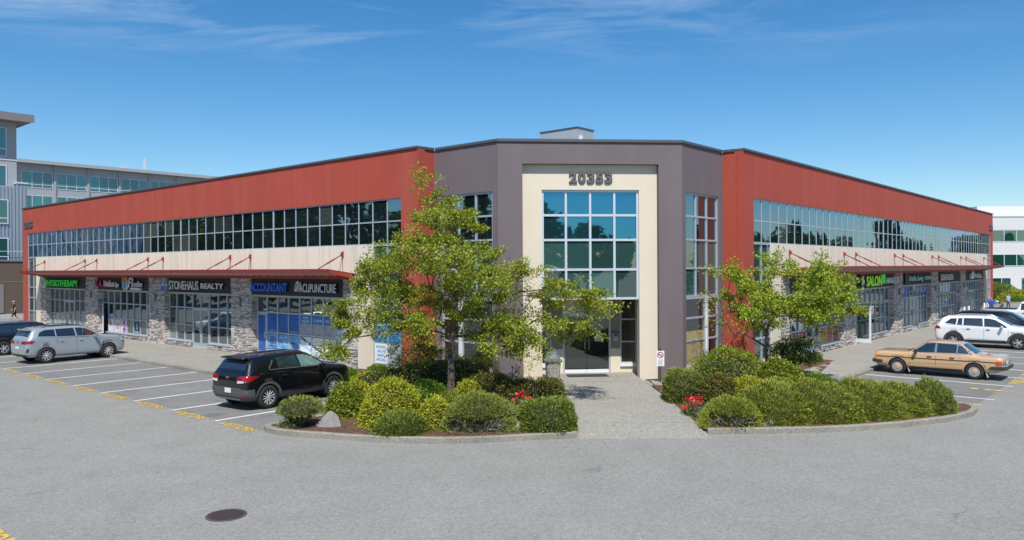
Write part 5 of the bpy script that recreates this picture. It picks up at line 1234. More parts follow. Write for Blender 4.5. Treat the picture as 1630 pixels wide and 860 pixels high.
def wheel(car, M, x, y, r, style, cap=None):
    side = 1 if y > 0 else -1; w = 0.22
    key = (round(r, 3), style, cap.name if cap else '')
    if key not in _wh:
        tp = [(r * .62, -w / 2), (r * .74, -w / 2 - .008), (r * .93, -w / 2 + .004), (r, -w / 2 + .035), (r + .003, 0), (r, w / 2 - .035), (r * .93, w / 2 - .004), (r * .74, w / 2 + .008), (r * .62, w / 2)]
        ty = MB().lathe(tp + [tp[0]], 36, axis='y').mesh('tyre', [TYRE], smooth=True, recalc=True)
        b = MB(); rr_ = r * .66
        b.lathe([(rr_, w / 2 - .005), (rr_ * .95, w / 2 - .008), (rr_ * .92, w / 2 - .05), (rr_ * .92, -w / 2), ], 32, 0, 'y')
        b.lathe([(0.0, w / 2 - .085), (rr_ * .92, w / 2 - .09)], 24, 1, 'y')
        if style == 'hub':
            b.lathe([(rr_ * .93, w / 2 - .03), (rr_ * .80, w / 2 - .018), (rr_ * .62, w / 2 - .02), (rr_ * .60, w / 2 - .03)], 32, 0, 'y')
            b.lathe([(rr_ * .58, w / 2 - .028), (rr_ * .50, w / 2 - .005), (rr_ * .22, w / 2 + .004), (0.0, w / 2 + .006)], 28, 2, 'y')
            b.lathe([(rr_ * .20, w / 2 + .008), (rr_ * .16, w / 2 + .010), (rr_ * .16, w / 2 + .008)], 16, 0, 'y')
            for k in range(16):
                a = 2 * math.pi * k / 16; c_, s_ = math.cos(a) * rr_ * .71, math.sin(a) * rr_ * .71
                b.lathe([(0.014, w / 2 - .016), (0.0, w / 2 - .0155)], 6, 1, 'y', off=(c_, 0, s_))
        else:
            ns = {'multi': 10, 'five': 5, 'six': 6}[style]
            for k in range(ns):
                a0 = 2 * math.pi * k / ns
                for da, wd in (((-0.11, .012), (0.11, .012)) if ns <= 6 else ((0.0, .015),)):
                    a = a0 + da * (2.2 if ns <= 6 else 1); c1, s1 = math.cos(a0 + da * .5), math.sin(a0 + da * .5); c2, s2 = math.cos(a), math.sin(a)
                    p0 = Vector((c1 * rr_ * .12, 0, s1 * rr_ * .12)); p1 = Vector((c2 * rr_ * .95, 0, s2 * rr_ * .95)); d_ = (p1 - p0).normalized(); n_ = Vector((-d_.z, 0, d_.x)) * wd
                    yo = w / 2 - .012; yi = w / 2 - .05
                    v = [p0 - n_, p1 - n_ * 1.1, p1 + n_ * 1.1, p0 + n_]
                    b.add([(q_.x, yo - (.012 if i in (0, 3) else 0) * 0, q_.z) for i, q_ in enumerate(v)] + [(q_.x, yi, q_.z) for q_ in v], [(0, 1, 2, 3), (4, 7, 6, 5), (0, 4, 5, 1), (1, 5, 6, 2), (2, 6, 7, 3), (3, 7, 4, 0)], 0)
            b.lathe([(rr_ * .20, w / 2 - .03), (rr_ * .18, w / 2 - .008), (0.0, w / 2 - .006)], 16, 0, 'y')
        rm = b.mesh('rim', [RIMM, RIMD, cap or RIMM], recalc=True)
        _wh[key] = (ty, rm)
    ty, rm = _wh[key]
    Mw = M @ T(x, y, r) @ (I4 if side > 0 else Matrix.Rotation(math.pi, 4, 'Z'))
    t = obj('wheel', ty, car, Mw); obj('rim', rm, t, Mw); return t
def boolean_arches(me, wheels, r):
    o = bpy.data.objects.new('tmp', me); COL.objects.link(o); cut = MB()
    for x in wheels:
        for s in (-1, 1):
            cut.lathe([(r, s * .58), (r, s * 1.2)], 28, 0, 'y', off=(x, 0, r - .055), close=True)
    cm = cut.mesh('cut', [UNDER], recalc=True); co = bpy.data.objects.new('cut', cm); COL.objects.link(co)
    md = o.modifiers.new('b', 'BOOLEAN'); md.object = co; md.operation = 'DIFFERENCE'; md.solver = 'EXACT'
    bpy.context.view_layer.update()
    dg = bpy.context.evaluated_depsgraph_get(); nm = bpy.data.meshes.new_from_object(o.evaluated_get(dg))
    bpy.data.objects.remove(o); bpy.data.objects.remove(co)
    # arch walls are dark
    for p in nm.polygons:
        c = p.center
        for x in wheels:
            if abs(((c.x - x) ** 2 + (c.z - (r - .055)) ** 2) ** .5 - r) < .012 and abs(c.y) < 0.99 and abs(p.normal.y) < .5: p.material_index = 1; p.use_smooth = False
            if abs(abs(c.y) - .58) < .002: p.material_index = 1
    nm.name = 'body'; return nm
def ringpatch(name, bvh, x, z, r0, r1, a0, a1, sgn, m, car, M, off=0.012, n=22):
    V = []; Fc = []
    for k in range(n + 1):
        a = a0 + (a1 - a0) * k / n
        for rr_ in (r0, (r0 + r1) / 2, r1):
            h = bvh.ray_cast(Vector((x + rr_ * math.cos(a), sgn * 3, z + rr_ * math.sin(a))), Vector((0, -sgn, 0)))
            y = h[0].y if h[0] is not None and abs(h[0].y) > .5 else sgn * .84
            V.append((x + rr_ * math.cos(a), y + sgn * off, z + rr_ * math.sin(a)))
    for k in range(n):
        for j in range(2): a = k * 3 + j; Fc.append((a, a + 1, a + 4, a + 3) if sgn > 0 else (a + 3, a + 4, a + 1, a))
    b = MB().add(V, Fc)
    # inner lip
    L_ = []; 
    for k in range(n + 1): v = V[k * 3]; L_ += [v, (v[0], v[1] - sgn * .10, v[2])]
    b.add(L_, [(2 * k, 2 * k + 1, 2 * k + 3, 2 * k + 2) for k in range(n)])
    return obj(name, b.mesh(name, [m], smooth=True), car, M)
def car(label, st, paint, P0, heading, wb, wr, track, style, sp, group=None, cat='car', name='parked_car'):
    """P0: ground point under the middle of the wheelbase; heading: direction of the nose"""
    f_ = Vector((heading[0], heading[1], 0)).normalized(); l_ = Vector((-f_.y, f_.x, 0))
    M = Matrix(((f_.x, l_.x, 0, P0[0]), (f_.y, l_.y, 0, P0[1]), (0, 0, 1, P0[2]), (0, 0, 0, 1)))
    M = M @ Matrix.Scale(sp.get('scale', 1.0), 4)
    c = thing(name, label, cat, M, group)
    me = body_mesh(st, paint); bv = bvh_of(me); wx = (sp.get('wo', 0) + wb / 2, sp.get('wo', 0) - wb / 2)
    me2 = boolean_arches(me, wx, wr + .045)
    obj('body', me2, c, M)
    for x in wx:
        for s in (1, -1): wheel(c, M, x, s * track, wr, style, sp.get('cap'))
    G = sp.get('glass', CGL)
    for s in (1, -1):
        for i, w_ in enumerate(sp['side']):
            patch('side_window', bv, w_, 'y', s, sp.get('glasses', {}).get(i, G), c, M)
        if sp.get('trim'):
            # thin bright or dark line round the glass area
            for seg in sp['trim']: patch('window_trim', bv, seg, 'y', s, sp.get('trimm', BLK), c, M, off=.009)
        for seg in sp.get('seams', []): patch('door_gap', bv, seg, 'y', s, SEAM, c, M, off=.003, dens=.12)
        for seg in sp.get('strips', []): patch('side_trim', bv, seg[0], 'y', s, seg[1], c, M, off=.010)
        for hx, hz in sp.get('handles', []):
            h = bv.ray_cast(Vector((hx, s * 3, hz)), Vector((0, -s, 0)))[0]
            if h: obj('door_handle', bevel(MB().box(hx - .085, hx + .085, h.y - .01 if s > 0 else h.y + .01, h.y + s * .035, hz - .016, hz + .016).mesh('door_handle', [sp.get('hm', BLK)]), .008), c, M)
        if sp.get('clad'):
            for x in wx: ringpatch('wheel_arch_trim', bv, x, wr, wr + .05, wr + .125, rad(-8), rad(188), s, sp['clad'], c, M)
            xa, xb = wx[1] + wr + .10, wx[0] - wr - .10
            patch('sill_trim', bv, [(xa, .27), (xb, .27), (xb, .42), (xa, .42)], 'y', s, sp['clad'], c, M, off=.012)
        elif sp.get('lip'):
            for x in wx: ringpatch('wheel_arch_lip', bv, x, wr, wr + .042, wr + .075, rad(0), rad(180), s, sp['lip'], c, M, off=.010)
        mx_, mz = sp['mirror']; h = bv.ray_cast(Vector((mx_, s * 3, mz)), Vector((0, -s, 0)))[0]
        if h:
            mm = MB().add(*taper(0.055, 0.075, -0.06, 0.07, 0.02)).mesh('mirror', [sp.get('mm', paint)], recalc=True); mm.transform(Matrix.Diagonal((0.8, 1.5, 1, 1))); bevel(mm, .012, 2)
            mo = obj('door_mirror', mm, c, M @ T(mx_ - .03, h.y + s * .15, mz + .07))
            obj('mirror_arm', MB().box(mx_ - .05, mx_ + .01, h.y - s * .02, h.y + s * .08, mz, mz + .04), mo, M, BLK)
        if sp.get('rail'):
            x0, x1, z = sp['rail']; pts = []
            for k in range(9):
                x = x0 + (x1 - x0) * k / 8; h = bv.ray_cast(Vector((x, s * sp.get('raily', .56), 4)), Vector((0, 0, -1)))[0]; pts.append((x, s * sp.get('raily', .56), h.z + (z if 0 < k < 8 else 0.0)))
            obj('roof_rail', MB().tube(pts, .016, 6), c, M, sp.get('railm', CHROME))
    for key, nm, mm_ in (('wind', 'windscreen', sp.get('gw', G)), ('rear', 'rear_window', G), ('sun', 'sunroof', CGL)):
        if sp.get(key): patch(nm, bv, sp[key], 'z', 1, mm_, c, M, off=.008)
    for key, ax, sg_ in (('front', 'x', 1), ('back', 'x', -1)):
        for nm, outl, mm_, off in sp.get(key, []):
            patch(nm, bv, outl, ax, sg_, mm_, c, M, off=off, dens=.06)
            if min(p[0] for p in outl) > 0.02: patch(nm, bv, [(-y, z) for y, z in reversed(outl)], ax, sg_, mm_, c, M, off=off, dens=.06)
    for nm, outl, mm_, off in sp.get('sidep', []):
        for s in (1, -1): patch(nm, bv, outl, 'y', s, mm_, c, M, off=off, dens=.06)
    for f in sp.get('extra', []): f(c, M, bv)
    return c
def bumper(z0, z1, x0, x1, w, m, name='bumper'):
    def f(c, M, bv):
        sx = 1 if x1 > x0 else -1; b = MB(); pts = [(x0, -w), (x1 - sx * .10, -w), (x1, -w + .14), (x1, w - .14), (x1 - sx * .10, w), (x0, w), (x0, w - .06), (x1 - sx * .14, w - .08), (x1 - sx * .08, w - .2), (x1 - sx * .08, -w + .2), (x1 - sx * .14, -w + .08), (x0, -w + .06)]
        if sx < 0: pts = pts[::-1]
        obj(name, bevel(b.prism(pts, z0, z1).mesh(name, [m], recalc=True), .02, 2), c, M)
    return f
def boxpart(name, x0, x1, y0, y1, z0, z1, m, bv_=0.01):
    return lambda c, M, bv: obj(name, bevel(MB().box(x0, x1, y0, y1, z0, z1).mesh(name, [m]), bv_), c, M)
def sr(r): return [(x, z) for x, z in r]
def paint(name, col, rough=.28, metal=.35, coat=1.0): return mat(name, col, rough, metal=metal, coat=coat, noise=(0.8, 0.02))
def raise_belt(st, d):
    return [tuple(list(r[:5]) + [r[5] + (d if -2.0 < r[0] < 1.0 else d * .5)] + list(r[6:])) for r in st]
def suv_spec(G=CGL, clad=CLAD, k=1.0, kz=1.0, **kw):
    dz = kw.get('dz', 0); S_ = lambda L_: [(x * k, (z + dz * max(0, min(1, (1.53 - z) / .4)) * (1 if z > 1.05 else 0)) * kz) for x, z in L_]
    sp = dict(side=[S_([(-1.72, 1.20), (-0.98, 1.15), (-0.98, 1.51), (-1.38, 1.50), (-1.60, 1.40)]) if kw.get('quarter', True) else S_([(-1.36, 1.18), (-1.26, 1.18), (-1.26, 1.34)]),
                    S_([(-0.93, 1.145), (-0.10, 1.115), (-0.14, 1.53), (-0.93, 1.52)]), S_([(-0.04, 1.115), (0.93, 1.09), (0.80, 1.21), (0.42, 1.46), (0.18, 1.52), (-0.07, 1.53)])],
              seams=[S_([(-0.065, .42), (-0.055, .42), (-0.045, 1.11), (-0.055, 1.11)]), S_([(0.945, .45), (0.955, .45), (0.965, 1.07), (0.955, 1.07)]), S_([(-0.90, .80), (-0.89, .80), (-0.935, 1.14), (-0.945, 1.14)])],
              handles=[(-0.72 * k, .97 * kz), (0.12 * k, .96 * kz)], mirror=(0.74 * k, 1.06 * kz), clad=clad,
              wind=[(0.47 * k, -.57), (0.47 * k, .57), (1.10 * k, .72), (1.10 * k, -.72)], rear=[(-2.06 * k, .68), (-1.83 * k, .58), (-1.83 * k, -.58), (-2.06 * k, -.68)],
              glass=G, rail=(-1.45 * k, 0.30 * k, .055))
    sp.update(kw); return sp

# --- black compact SUV, nearest
BLP = paint('black metallic paint', (0.006, 0.007, 0.010), .25)
st = scale_st(raise_belt(SUVA, .05), 0.985, 1.0, 1.02)
sp = suv_spec(quarter=False, dz=.06, k=.985, kz=1.02, railm=CHROME, glasses={2: CGG, 1: glass('dim green car glass', (0.02, 0.035, 0.032), 0.12)}, trimm=CHROME,
    trim=[[(-1.30, 1.24), (-1.27, 1.24), (-1.05, 1.47), (-1.08, 1.49)], [(-1.28, 1.205), (0.93, 1.145), (0.93, 1.16), (-1.28, 1.222)]],
    back=[('tail_lamp', [(.46, .94), (.88, .96), (.88, 1.10), (.46, 1.05)], TAIL, .02), ('lamp_lens', [(.50, .86), (.80, .89), (.80, .95), (.50, .94)], LENS, .022), ('reflector', [(.62, .44), (.86, .46), (.86, .51), (.62, .49)], TAIL, .02),
          ('bumper_cladding', [(-.88, .30), (.88, .30), (.88, .66), (.6, .72), (-.6, .72), (-.88, .66)], CLAD, .012), ('licence_plate', [(-.20, .55), (.12, .55), (.12, .70), (-.20, .70)], PLATE, .03), ('emblem', [(-.09, 1.00), (.09, 1.00), (.09, 1.035), (-.09, 1.035)], mat('gold emblem', (.6, .42, .12), .3, metal=.8), .03), ('emblem', [(-.035, .98), (.035, .98), (.035, 1.055), (-.035, 1.055)], MATS['gold emblem'], .032), ('skid_plate', [(-.55, .33), (.55, .33), (.62, .40), (-.62, .40)], mat('silver skid', (.4, .4, .4), .4, metal=.5), .03)],
    sidep=[('tail_lamp', [(-2.24, .90), (-1.98, .92), (-1.66, 1.06), (-2.0, 1.08), (-2.22, 1.06)], TAIL, .014), ('side_marker', [(2.08, .80), (2.18, .78), (2.16, .88), (2.06, .90)], AMB, .014), ('bumper_cladding', [(-2.26, .30), (-1.80, .30), (-1.86, .68), (-2.26, .66)], CLAD, .012)],
    front=[('headlamp', [(.45, .62), (.80, .64), (.80, .74), (.45, .72)], LENS, .02)],
    extra=[boxpart('roof_spoiler', -2.02, -1.70, -.58, .58, 1.575, 1.625, BLP, .02), boxpart('rear_wiper', -2.09, -2.06, -.05, .28, 1.21, 1.235, BLK, .004)])
U_SUV = 0.0
pm = PL(0.0, 6.03, ZG + .004); pn = -Vector((-UL.y, UL.x, 0)) 
NL = Vector((-0.6522, -0.7581, 0)); NR = Vector((0.7542, -0.6566, 0))
hd = (-NL + UL * 0.10)
car('black compact SUV with grey wheel arch cladding, nearest in the left stalls', st, BLP, pm, hd, 2.64, .37, .80, 'six', sp)
# --- silver SUV
SIL = paint('silver blue paint', (0.33, 0.39, 0.42), .3, .3)
sp = suv_spec(dz=.05, k=1.04, kz=1.035, clad=None, lip=SIL, railm=BLK, hm=CHROME, trimm=CHROME, trim=[[(-1.82, 1.215), (1.0, 1.125), (1.0, 1.14), (-1.82, 1.235)]],
    back=[('tail_lamp', [(.38, .96), (.88, .96), (.88, 1.10), (.46, 1.06)], TAIL, .02), ('diffuser', [(-.80, .30), (.80, .30), (.76, .44), (-.76, .44)], BLK, .014), ('licence_plate', [(-.22, .70), (.22, .70), (.22, .82), (-.22, .82)], PLATE, .02), ('emblem', [(-.05, .98), (.05, .98), (.05, 1.05), (-.05, 1.05)], CHROME, .02)],
    sidep=[('tail_lamp', [(-2.36, .95), (-2.02, .98), (-1.92, 1.10), (-2.34, 1.09)], TAIL, .014), ('headlamp', [(2.04, .84), (2.30, .80), (2.28, .90), (2.02, .95)], LENS, .014), ('fender_vent', [(1.10, .62), (1.16, .62), (1.22, .86), (1.18, .86)], BLK, .012), ('side_sill', [(-.80, .27), (.86, .27), (.86, .34), (-.80, .34)], mat('sill silver dark', (.15, .17, .18), .4), .012), ('lower_vent', [(-2.28, .56), (-2.20, .56), (-2.18, .74), (-2.26, .74)], BLK, .012)],
    front=[('grille', [(-.45, .45), (.45, .45), (.45, .80), (-.45, .80)], BLK, .012), ('headlamp', [(.50, .68), (.82, .70), (.82, .80), (.50, .78)], LENS, .014)],
    sun=[(-1.1, -.42), (0.30, -.42), (0.30, .42), (-1.1, .42)], extra=[boxpart('roof_spoiler', -2.10, -1.78, -.60, .60, 1.545, 1.60, SIL, .02)])
car('silver grey SUV with dark glass roof in the far left stalls', scale_st(raise_belt(SUVA, .04), 1.045, 1.03, 1.035), SIL, PL(18.72, 6.0, ZG + .004), -NL + UL * 0.07, 2.86, .375, .83, 'multi', sp)
# --- dark blue SUV beside it
DBL = paint('dark blue paint', (0.010, 0.016, 0.028), .28)
sp2 = suv_spec(k=1.05, clad=None, lip=BLK, railm=CHROME, sidep=[('tail_lamp', [(-2.30, .92), (-2.0, .95), (-1.96, 1.04), (-2.29, 1.02)], TAIL, .014)], front=[('headlamp', [(.50, .68), (.82, .70), (.82, .80), (.50, .78)], LENS, .014)],
    back=[('tail_lamp', [(.50, .90), (.88, .92), (.88, 1.02), (.50, 1.0)], TAIL, .02)])
car('dark blue SUV at the left edge beyond the silver one', scale_st(SUVA, 1.06, 1.0, 1.0), DBL, PL(23.3 + .9, 6.1, ZG + .004), -NL, 2.8, .36, .80, 'five', sp2)
WHP = paint('white paint', (0.72, 0.74, 0.75), .3, 0.0)
sedan_side = [[(-1.22, .985), (-.80, .99), (-.80, 1.30), (-.93, 1.28)], [(-.76, .99), (.0 - .06, .975), (-.06, 1.33), (-.76, 1.31)], [(.02, .975), (.80, .955), (.70, 1.05), (.42, 1.27), (.30, 1.32), (.02, 1.335)]]
def sedan_spec(**kw):
    sp = dict(side=sedan_side, seams=[[(-.035, .42), (-.025, .42), (-.025, .97), (-.035, .97)], [(.93, .42), (.94, .42), (.94, .93), (.93, .93)], [(-.95, .7), (-.94, .7), (-.80, .98), (-.81, .98)], [(-.95, .55), (.95, .50), (.95, .507), (-.95, .557)]],
              handles=[(-.62, .80), (.20, .80)], mirror=(.70, .93), wind=[(.46, -.53), (.46, .53), (.95, .66), (.95, -.66)], rear=[(-1.42, .62), (-.96, .54), (-.96, -.54), (-1.42, -.62)], lip=WHP)
    sp.update(kw); return sp
car('white car roof just showing behind the dark blue SUV', scale_st(SEDAN, 1, 1, 1.02), WHP, PL(26.9 + .9, 6.3, ZG + .004), -NL, 2.75, .32, .76, 'five', sedan_spec())
# --- beige vintage saloon
TAN = paint('tan beige paint', (0.55, 0.36, 0.20), .3, 0.0)
GRB = mat('dark rubber', (0.03, 0.03, 0.032), .6)
def flap(c, M, bv):
    for x in (1.4 - .40, -1.4 - .40):
        for s in (1, -1): obj('mud_flap', MB().add([(x, s * .66, .28), (x, s * .88, .28), (x - .06, s * .88, .12), (x - .06, s * .66, .12), (x + .012, s * .66, .28), (x + .012, s * .88, .28), (x - .048, s * .88, .12), (x - .048, s * .66, .12)], [(0, 1, 2, 3), (7, 6, 5, 4), (0, 4, 5, 1), (1, 5, 6, 2), (2, 6, 7, 3), (3, 7, 4, 0)]).mesh('mud_flap', [mat('flap pale', (.5, .5, .5), .4)], recalc=True), c, M)
sp = sedan_spec(scale=.97, cap=TAN, lip=TAN, hm=BLK, trimm=CHROME, mm=GRB, glass=glass('vintage car glass', (0.018, 0.035, 0.035), 0.12),
    trim=[[(-1.30, .955), (.86, .94), (.86, .955), (-1.30, .97)], [(-.80, .97), (-.765, .97), (-.765, 1.33), (-.80, 1.33)], [(-.06, .96), (.02, .96), (.02, 1.35), (-.06, 1.35)], [(-1.33, .97), (-1.22, .97), (-.91, 1.31), (-.98, 1.34)], [(-.98, 1.315), (.30, 1.34), (.30, 1.36), (-.98, 1.335)], [(.30, 1.33), (.33, 1.355), (.86, .965), (.82, .955)]],
    strips=[([(-2.26, .70), (2.22, .68), (2.22, .715), (-2.26, .735)], GRB), ([(-.98, .26), (1.0, .26), (1.0, .36), (-.98, .36)], GRB)],
    sidep=[('indicator', [(2.20, .62), (2.33, .62), (2.33, .80), (2.22, .80)], AMB, .03), ('tail_lamp', [(-2.34, .62), (-2.12, .62), (-2.12, .76), (-2.33, .76)], mat('tail lamp orange', (.45, .07, .01), .2, coat=.6), .02)],
    back=[('tail_lamp', [(.42, .60), (.80, .60), (.80, .78), (.42, .78)], TAIL, .02), ('licence_plate', [(-.22, .62), (.22, .62), (.22, .74), (-.22, .74)], PLATE, .02), ('lamp_ribs', [(.50, .66), (.80, .66), (.80, .68), (.50, .68)], BLK, .024)],
    front=[('grille', [(-.28, .52), (.28, .52), (.28, .80), (-.28, .80)], CHROME, .02), ('headlamp', [(.36, .60), (.72, .60), (.72, .78), (.36, .78)], LENS, .02)],
    extra=[bumper(.43, .56, 1.98, 2.42, .88, GRB), bumper(.43, .57, -1.86, -2.48, .88, GRB), bumper(.555, .60, -2.2, -2.46, .85, CHROME, 'bumper_trim'), bumper(.545, .58, 2.2, 2.40, .85, CHROME, 'bumper_trim'), flap, boxpart('hood_star', 2.08, 2.10, -.02, .02, .92, 1.0, CHROME, .003), boxpart('wiper_cowl', .98, 1.10, -.5, .5, .955, .975, BLK, .004),
           boxpart('front_seat', -.2, 0.05, .15, .6, .95, 1.16, SKIR, .03), boxpart('front_seat', -.2, .05, -.6, -.15, .95, 1.16, SKIR, .03)])
car('tan beige vintage saloon with chrome trim and body coloured hubcaps', SEDAN, TAN, PR(4.78, 6.10, ZG + .004), -NR, 2.80, .325, .77, 'hub', sp)
# --- white long SUV, backed in
sp = suv_spec(k=1.07, kz=1.02, clad=mat('black arch trim', (.02, .02, .021), .6), lip=None, railm=CHROME, trimm=CHROME, trim=[[(-1.86, 1.19), (1.0, 1.10), (1.0, 1.115), (-1.86, 1.21)]],
    strips=[([(-.85, .47), (.9, .44), (.9, .46), (-.85, .49)], CHROME)],
    sidep=[('tail_lamp', [(-2.36, .98), (-2.06, .96), (-2.14, 1.10), (-2.36, 1.13)], TAIL, .014), ('badge', [(1.12, .86), (1.30, .85), (1.30, .88), (1.12, .89)], BLK, .014)],
    back=[('tail_lamp', [(.50, .92), (.88, .93), (.88, 1.03), (.50, 1.0)], TAIL, .02)], front=[('headlamp', [(.50, .68), (.82, .70), (.82, .80), (.50, .78)], LENS, .014), ('grille', [(-.45, .45), (.45, .45), (.45, .80), (-.45, .80)], BLK, .012)],
    side=[[(-1.90, 1.26), (-1.36, 1.20), (-1.32, 1.52), (-1.60, 1.51)], [(-1.30, 1.20), (-1.06, 1.19), (-1.06, 1.54), (-1.26, 1.53)], [(-1.0, 1.18), (-0.10, 1.15), (-0.14, 1.56), (-1.0, 1.55)], [(-0.04, 1.145), (1.0, 1.12), (0.86, 1.24), (0.45, 1.49), (0.18, 1.55), (-0.07, 1.56)]],
    extra=[boxpart('roof_spoiler', -2.12, -1.80, -.60, .60, 1.575, 1.625, BLK, .02)])
pW = PR(18.0, 5.55, ZG + .004)
car('white SUV with black wheel arch trim parked nose out in the right stalls', scale_st(SUVA, 1.08, 1.02, 1.02), WHP, pW, NR + UR * 0.05, 2.92, .365, .82, 'five', sp)
sp = suv_spec(k=1.07, kz=1.0, clad=None, lip=BLK, railm=BLK, wind=[(0.47, -.56), (0.47, .56), (1.22, .70), (1.22, -.70)])
car('black estate car whose roof shows just behind the white SUV', scale_st(SUVA, 1.10, 1.04, 1.09), BLP, PR(20.95, 5.75, ZG + .004), NR, 2.9, .37, .83, 'five', sp)
# --- white pickup
def bed(c, M, bv):
    obj('cargo_cover', bevel(MB().box(-2.80, -.84, -.84, .84, 1.385, 1.43).mesh('cargo_cover', [BLK]), .015), c, M)
sp = dict(side=[[(-.66, 1.37), (.08, 1.36), (.08, 1.80), (-.64, 1.80)], [(.16, 1.36), (1.32, 1.34), (.98, 1.74), (.80, 1.80), (.16, 1.81)]], seams=[[(.12, .66), (.13, .66), (.13, 1.34), (.12, 1.34)], [(-.80, .66), (-.79, .66), (-.79, 1.36), (-.80, 1.36)], [(1.36, .66), (1.37, .66), (1.37, 1.28), (1.36, 1.28)]],
          handles=[(-.5, 1.16), (.3, 1.16)], mirror=(1.1, 1.32), wind=[(.98, -.6), (.98, .6), (1.52, .76), (1.52, -.76)], clad=MATS['black arch trim'],
          sidep=[('tail_lamp', [(-2.88, .95), (-2.70, .95), (-2.70, 1.30), (-2.88, 1.30)], TAIL, .014)], back=[('tail_lamp', [(.74, .95), (.92, .95), (.92, 1.3), (.74, 1.3)], TAIL, .02), ('bumper', [(-.85, .62), (.85, .62), (.85, .80), (-.85, .80)], CHROME, .02)],
          front=[('headlamp', [(.5, .92), (.82, .92), (.82, 1.05), (.5, 1.05)], LENS, .02)], extra=[bed], railm=BLK, wo=-.05)
car('white pickup truck with black bed cover at the right edge', PICK, WHP, PR(32.3, 5.9, ZG + .004), NR, 3.6, .40, .86, 'six', sp, cat='pickup truck', name='pickup_truck')
sp = sedan_spec()
car('dark parked car behind the walking man at far left', scale_st(SUVA, 1, 1, .95), mat('dark bronze paint', (.03, .028, .026), .3, coat=1.0), (-40.9, 68.6, ZG + .004), (-0.95, 0.3), 2.65, .34, .79, 'five', suv_spec(clad=None, lip=BLK))

# ================================================================== PEOPLE
def person(label, P0, heading, joints, mats_, scale=1.0, cap=None):
    """joints: name -> (x forward, y left, z up, radius); one continuous skinned body"""
    f_ = Vector((heading[0], heading[1], 0)).normalized(); l_ = Vector((-f_.y, f_.x, 0))
    M = Matrix(((f_.x, l_.x, 0, P0[0]), (f_.y, l_.y, 0, P0[1]), (0, 0, 1, P0[2]), (0, 0, 0, 1)))
    t = thing('person', label, 'person', M)
    names = list(joints); idx = {n: i for i, n in enumerate(names)}
    E = [('pelvis', 'waist'), ('waist', 'chest'), ('chest', 'neck'), ('neck', 'head0'), ('head0', 'head1'), ('head1', 'head2')]
    for s in 'LR':
        E += [('pelvis', 'hip' + s), ('hip' + s, 'knee' + s), ('knee' + s, 'ankle' + s), ('ankle' + s, 'toe' + s), ('chest', 'sho' + s), ('sho' + s, 'elb' + s), ('elb' + s, 'wri' + s), ('wri' + s, 'palm' + s)]
        for k in range(5): E.append(('palm' + s, 'fin%d' % k + s))
    me = bpy.data.meshes.new('body'); me.from_pydata([joints[n][:3] for n in names], [(idx[a], idx[b_]) for a, b_ in E], [])
    o = bpy.data.objects.new('tmp_body', me); COL.objects.link(o)
    o.modifiers.new('s', 'SKIN'); sd = me.skin_vertices[0].data
    for n, i in idx.items():
        r = joints[n][3]; sd[i].radius = (r, r if n not in ('chest', 'waist', 'pelvis') else r * 1.25); sd[i].use_root = (n == 'pelvis')
    m2 = o.modifiers.new('u', 'SUBSURF'); m2.levels = 2; m2.render_levels = 2
    bpy.context.view_layer.update(); dg = bpy.context.evaluated_depsgraph_get(); nm = bpy.data.meshes.new_from_object(o.evaluated_get(dg)); bpy.data.objects.remove(o)
    nm.name = 'body'; nm.materials.clear()
    skin = mat('skin', (0.48, 0.27, 0.18), .6)
    for m_ in (skin, mats_['shirt'], mats_['legs'], mats_['shoe'], mats_['hair']): nm.materials.append(m_)
    J = {n: Vector(joints[n][:3]) for n in names}
    def seg(p, a, b_):
        d = b_ - a; k = max(0, min(1, (p - a).dot(d) / d.length_squared)); return (p - a - d * k).length, k
    for p in nm.polygons:
        c = p.center; best = min(((seg(c, J[a], J[b_])[0] - .5 * min(joints[a][3], joints[b_][3]), (a, b_), seg(c, J[a], J[b_])[1]) for a, b_ in E), key=lambda q_: q_[0]); a, b_ = best[1]; k = best[2]
        mi = 0
        if a in ('pelvis',) and b_.startswith('hip'): mi = 2
        elif a.startswith('hip'): mi = 2
        elif a.startswith('knee'): mi = 2 if (mats_.get('long') or k < 0.05) else 0
        elif a.startswith('ankle'): mi = 3
        elif a == 'pelvis' and b_ == 'waist': mi = 1
        elif a in ('waist',) or (a == 'chest'): mi = 1
        elif a.startswith('sho'): mi = 1 if k < .75 or mats_.get('longs') else 0
        elif a.startswith('elb') and mats_.get('longs'): mi = 1
        elif b_ in ('head1', 'head2'): 
            fw = (c - J['head1']); mi = 4 if (fw.x < 0.01 or fw.z > .055) and fw.z > -.05 else 0
        p.material_index = mi; p.use_smooth = True
    obj('body', nm, t, M)
    h = J['head1']
    obj('nose', MB().tube([(h.x + .085, h.y, h.z - .005), (h.x + .112, h.y, h.z - .03)], [.008, .014], 6), t, M, skin)
    for s in (1, -1):
        obj('eye', MB().lathe([(0, .008), (.009, .004), (.009, -.004), (0, -.008)], 8, 0, 'z', off=(h.x + .088, h.y + s * .032, h.z + .005)), t, M, BLK)
        obj('ear', MB().lathe([(0, .028), (.014, .012), (.014, -.012), (0, -.028)], 8, 0, 'z', off=(h.x - .005, h.y + s * .086, h.z - .01)), t, M, skin)
    if cap:
        b = MB().lathe([(0.104, 0.02), (0.104, 0.05), (0.085, 0.10), (0.04, 0.128), (0, 0.132)], 16, off=(h.x, h.y, h.z)); b.prism([(h.x + .05, h.y - .08), (h.x + .19, h.y - .05), (h.x + .19, h.y + .05), (h.x + .05, h.y + .08)], h.z + .03, h.z + .042)
        obj('cap', b, t, M, cap, smooth=False)
    return t
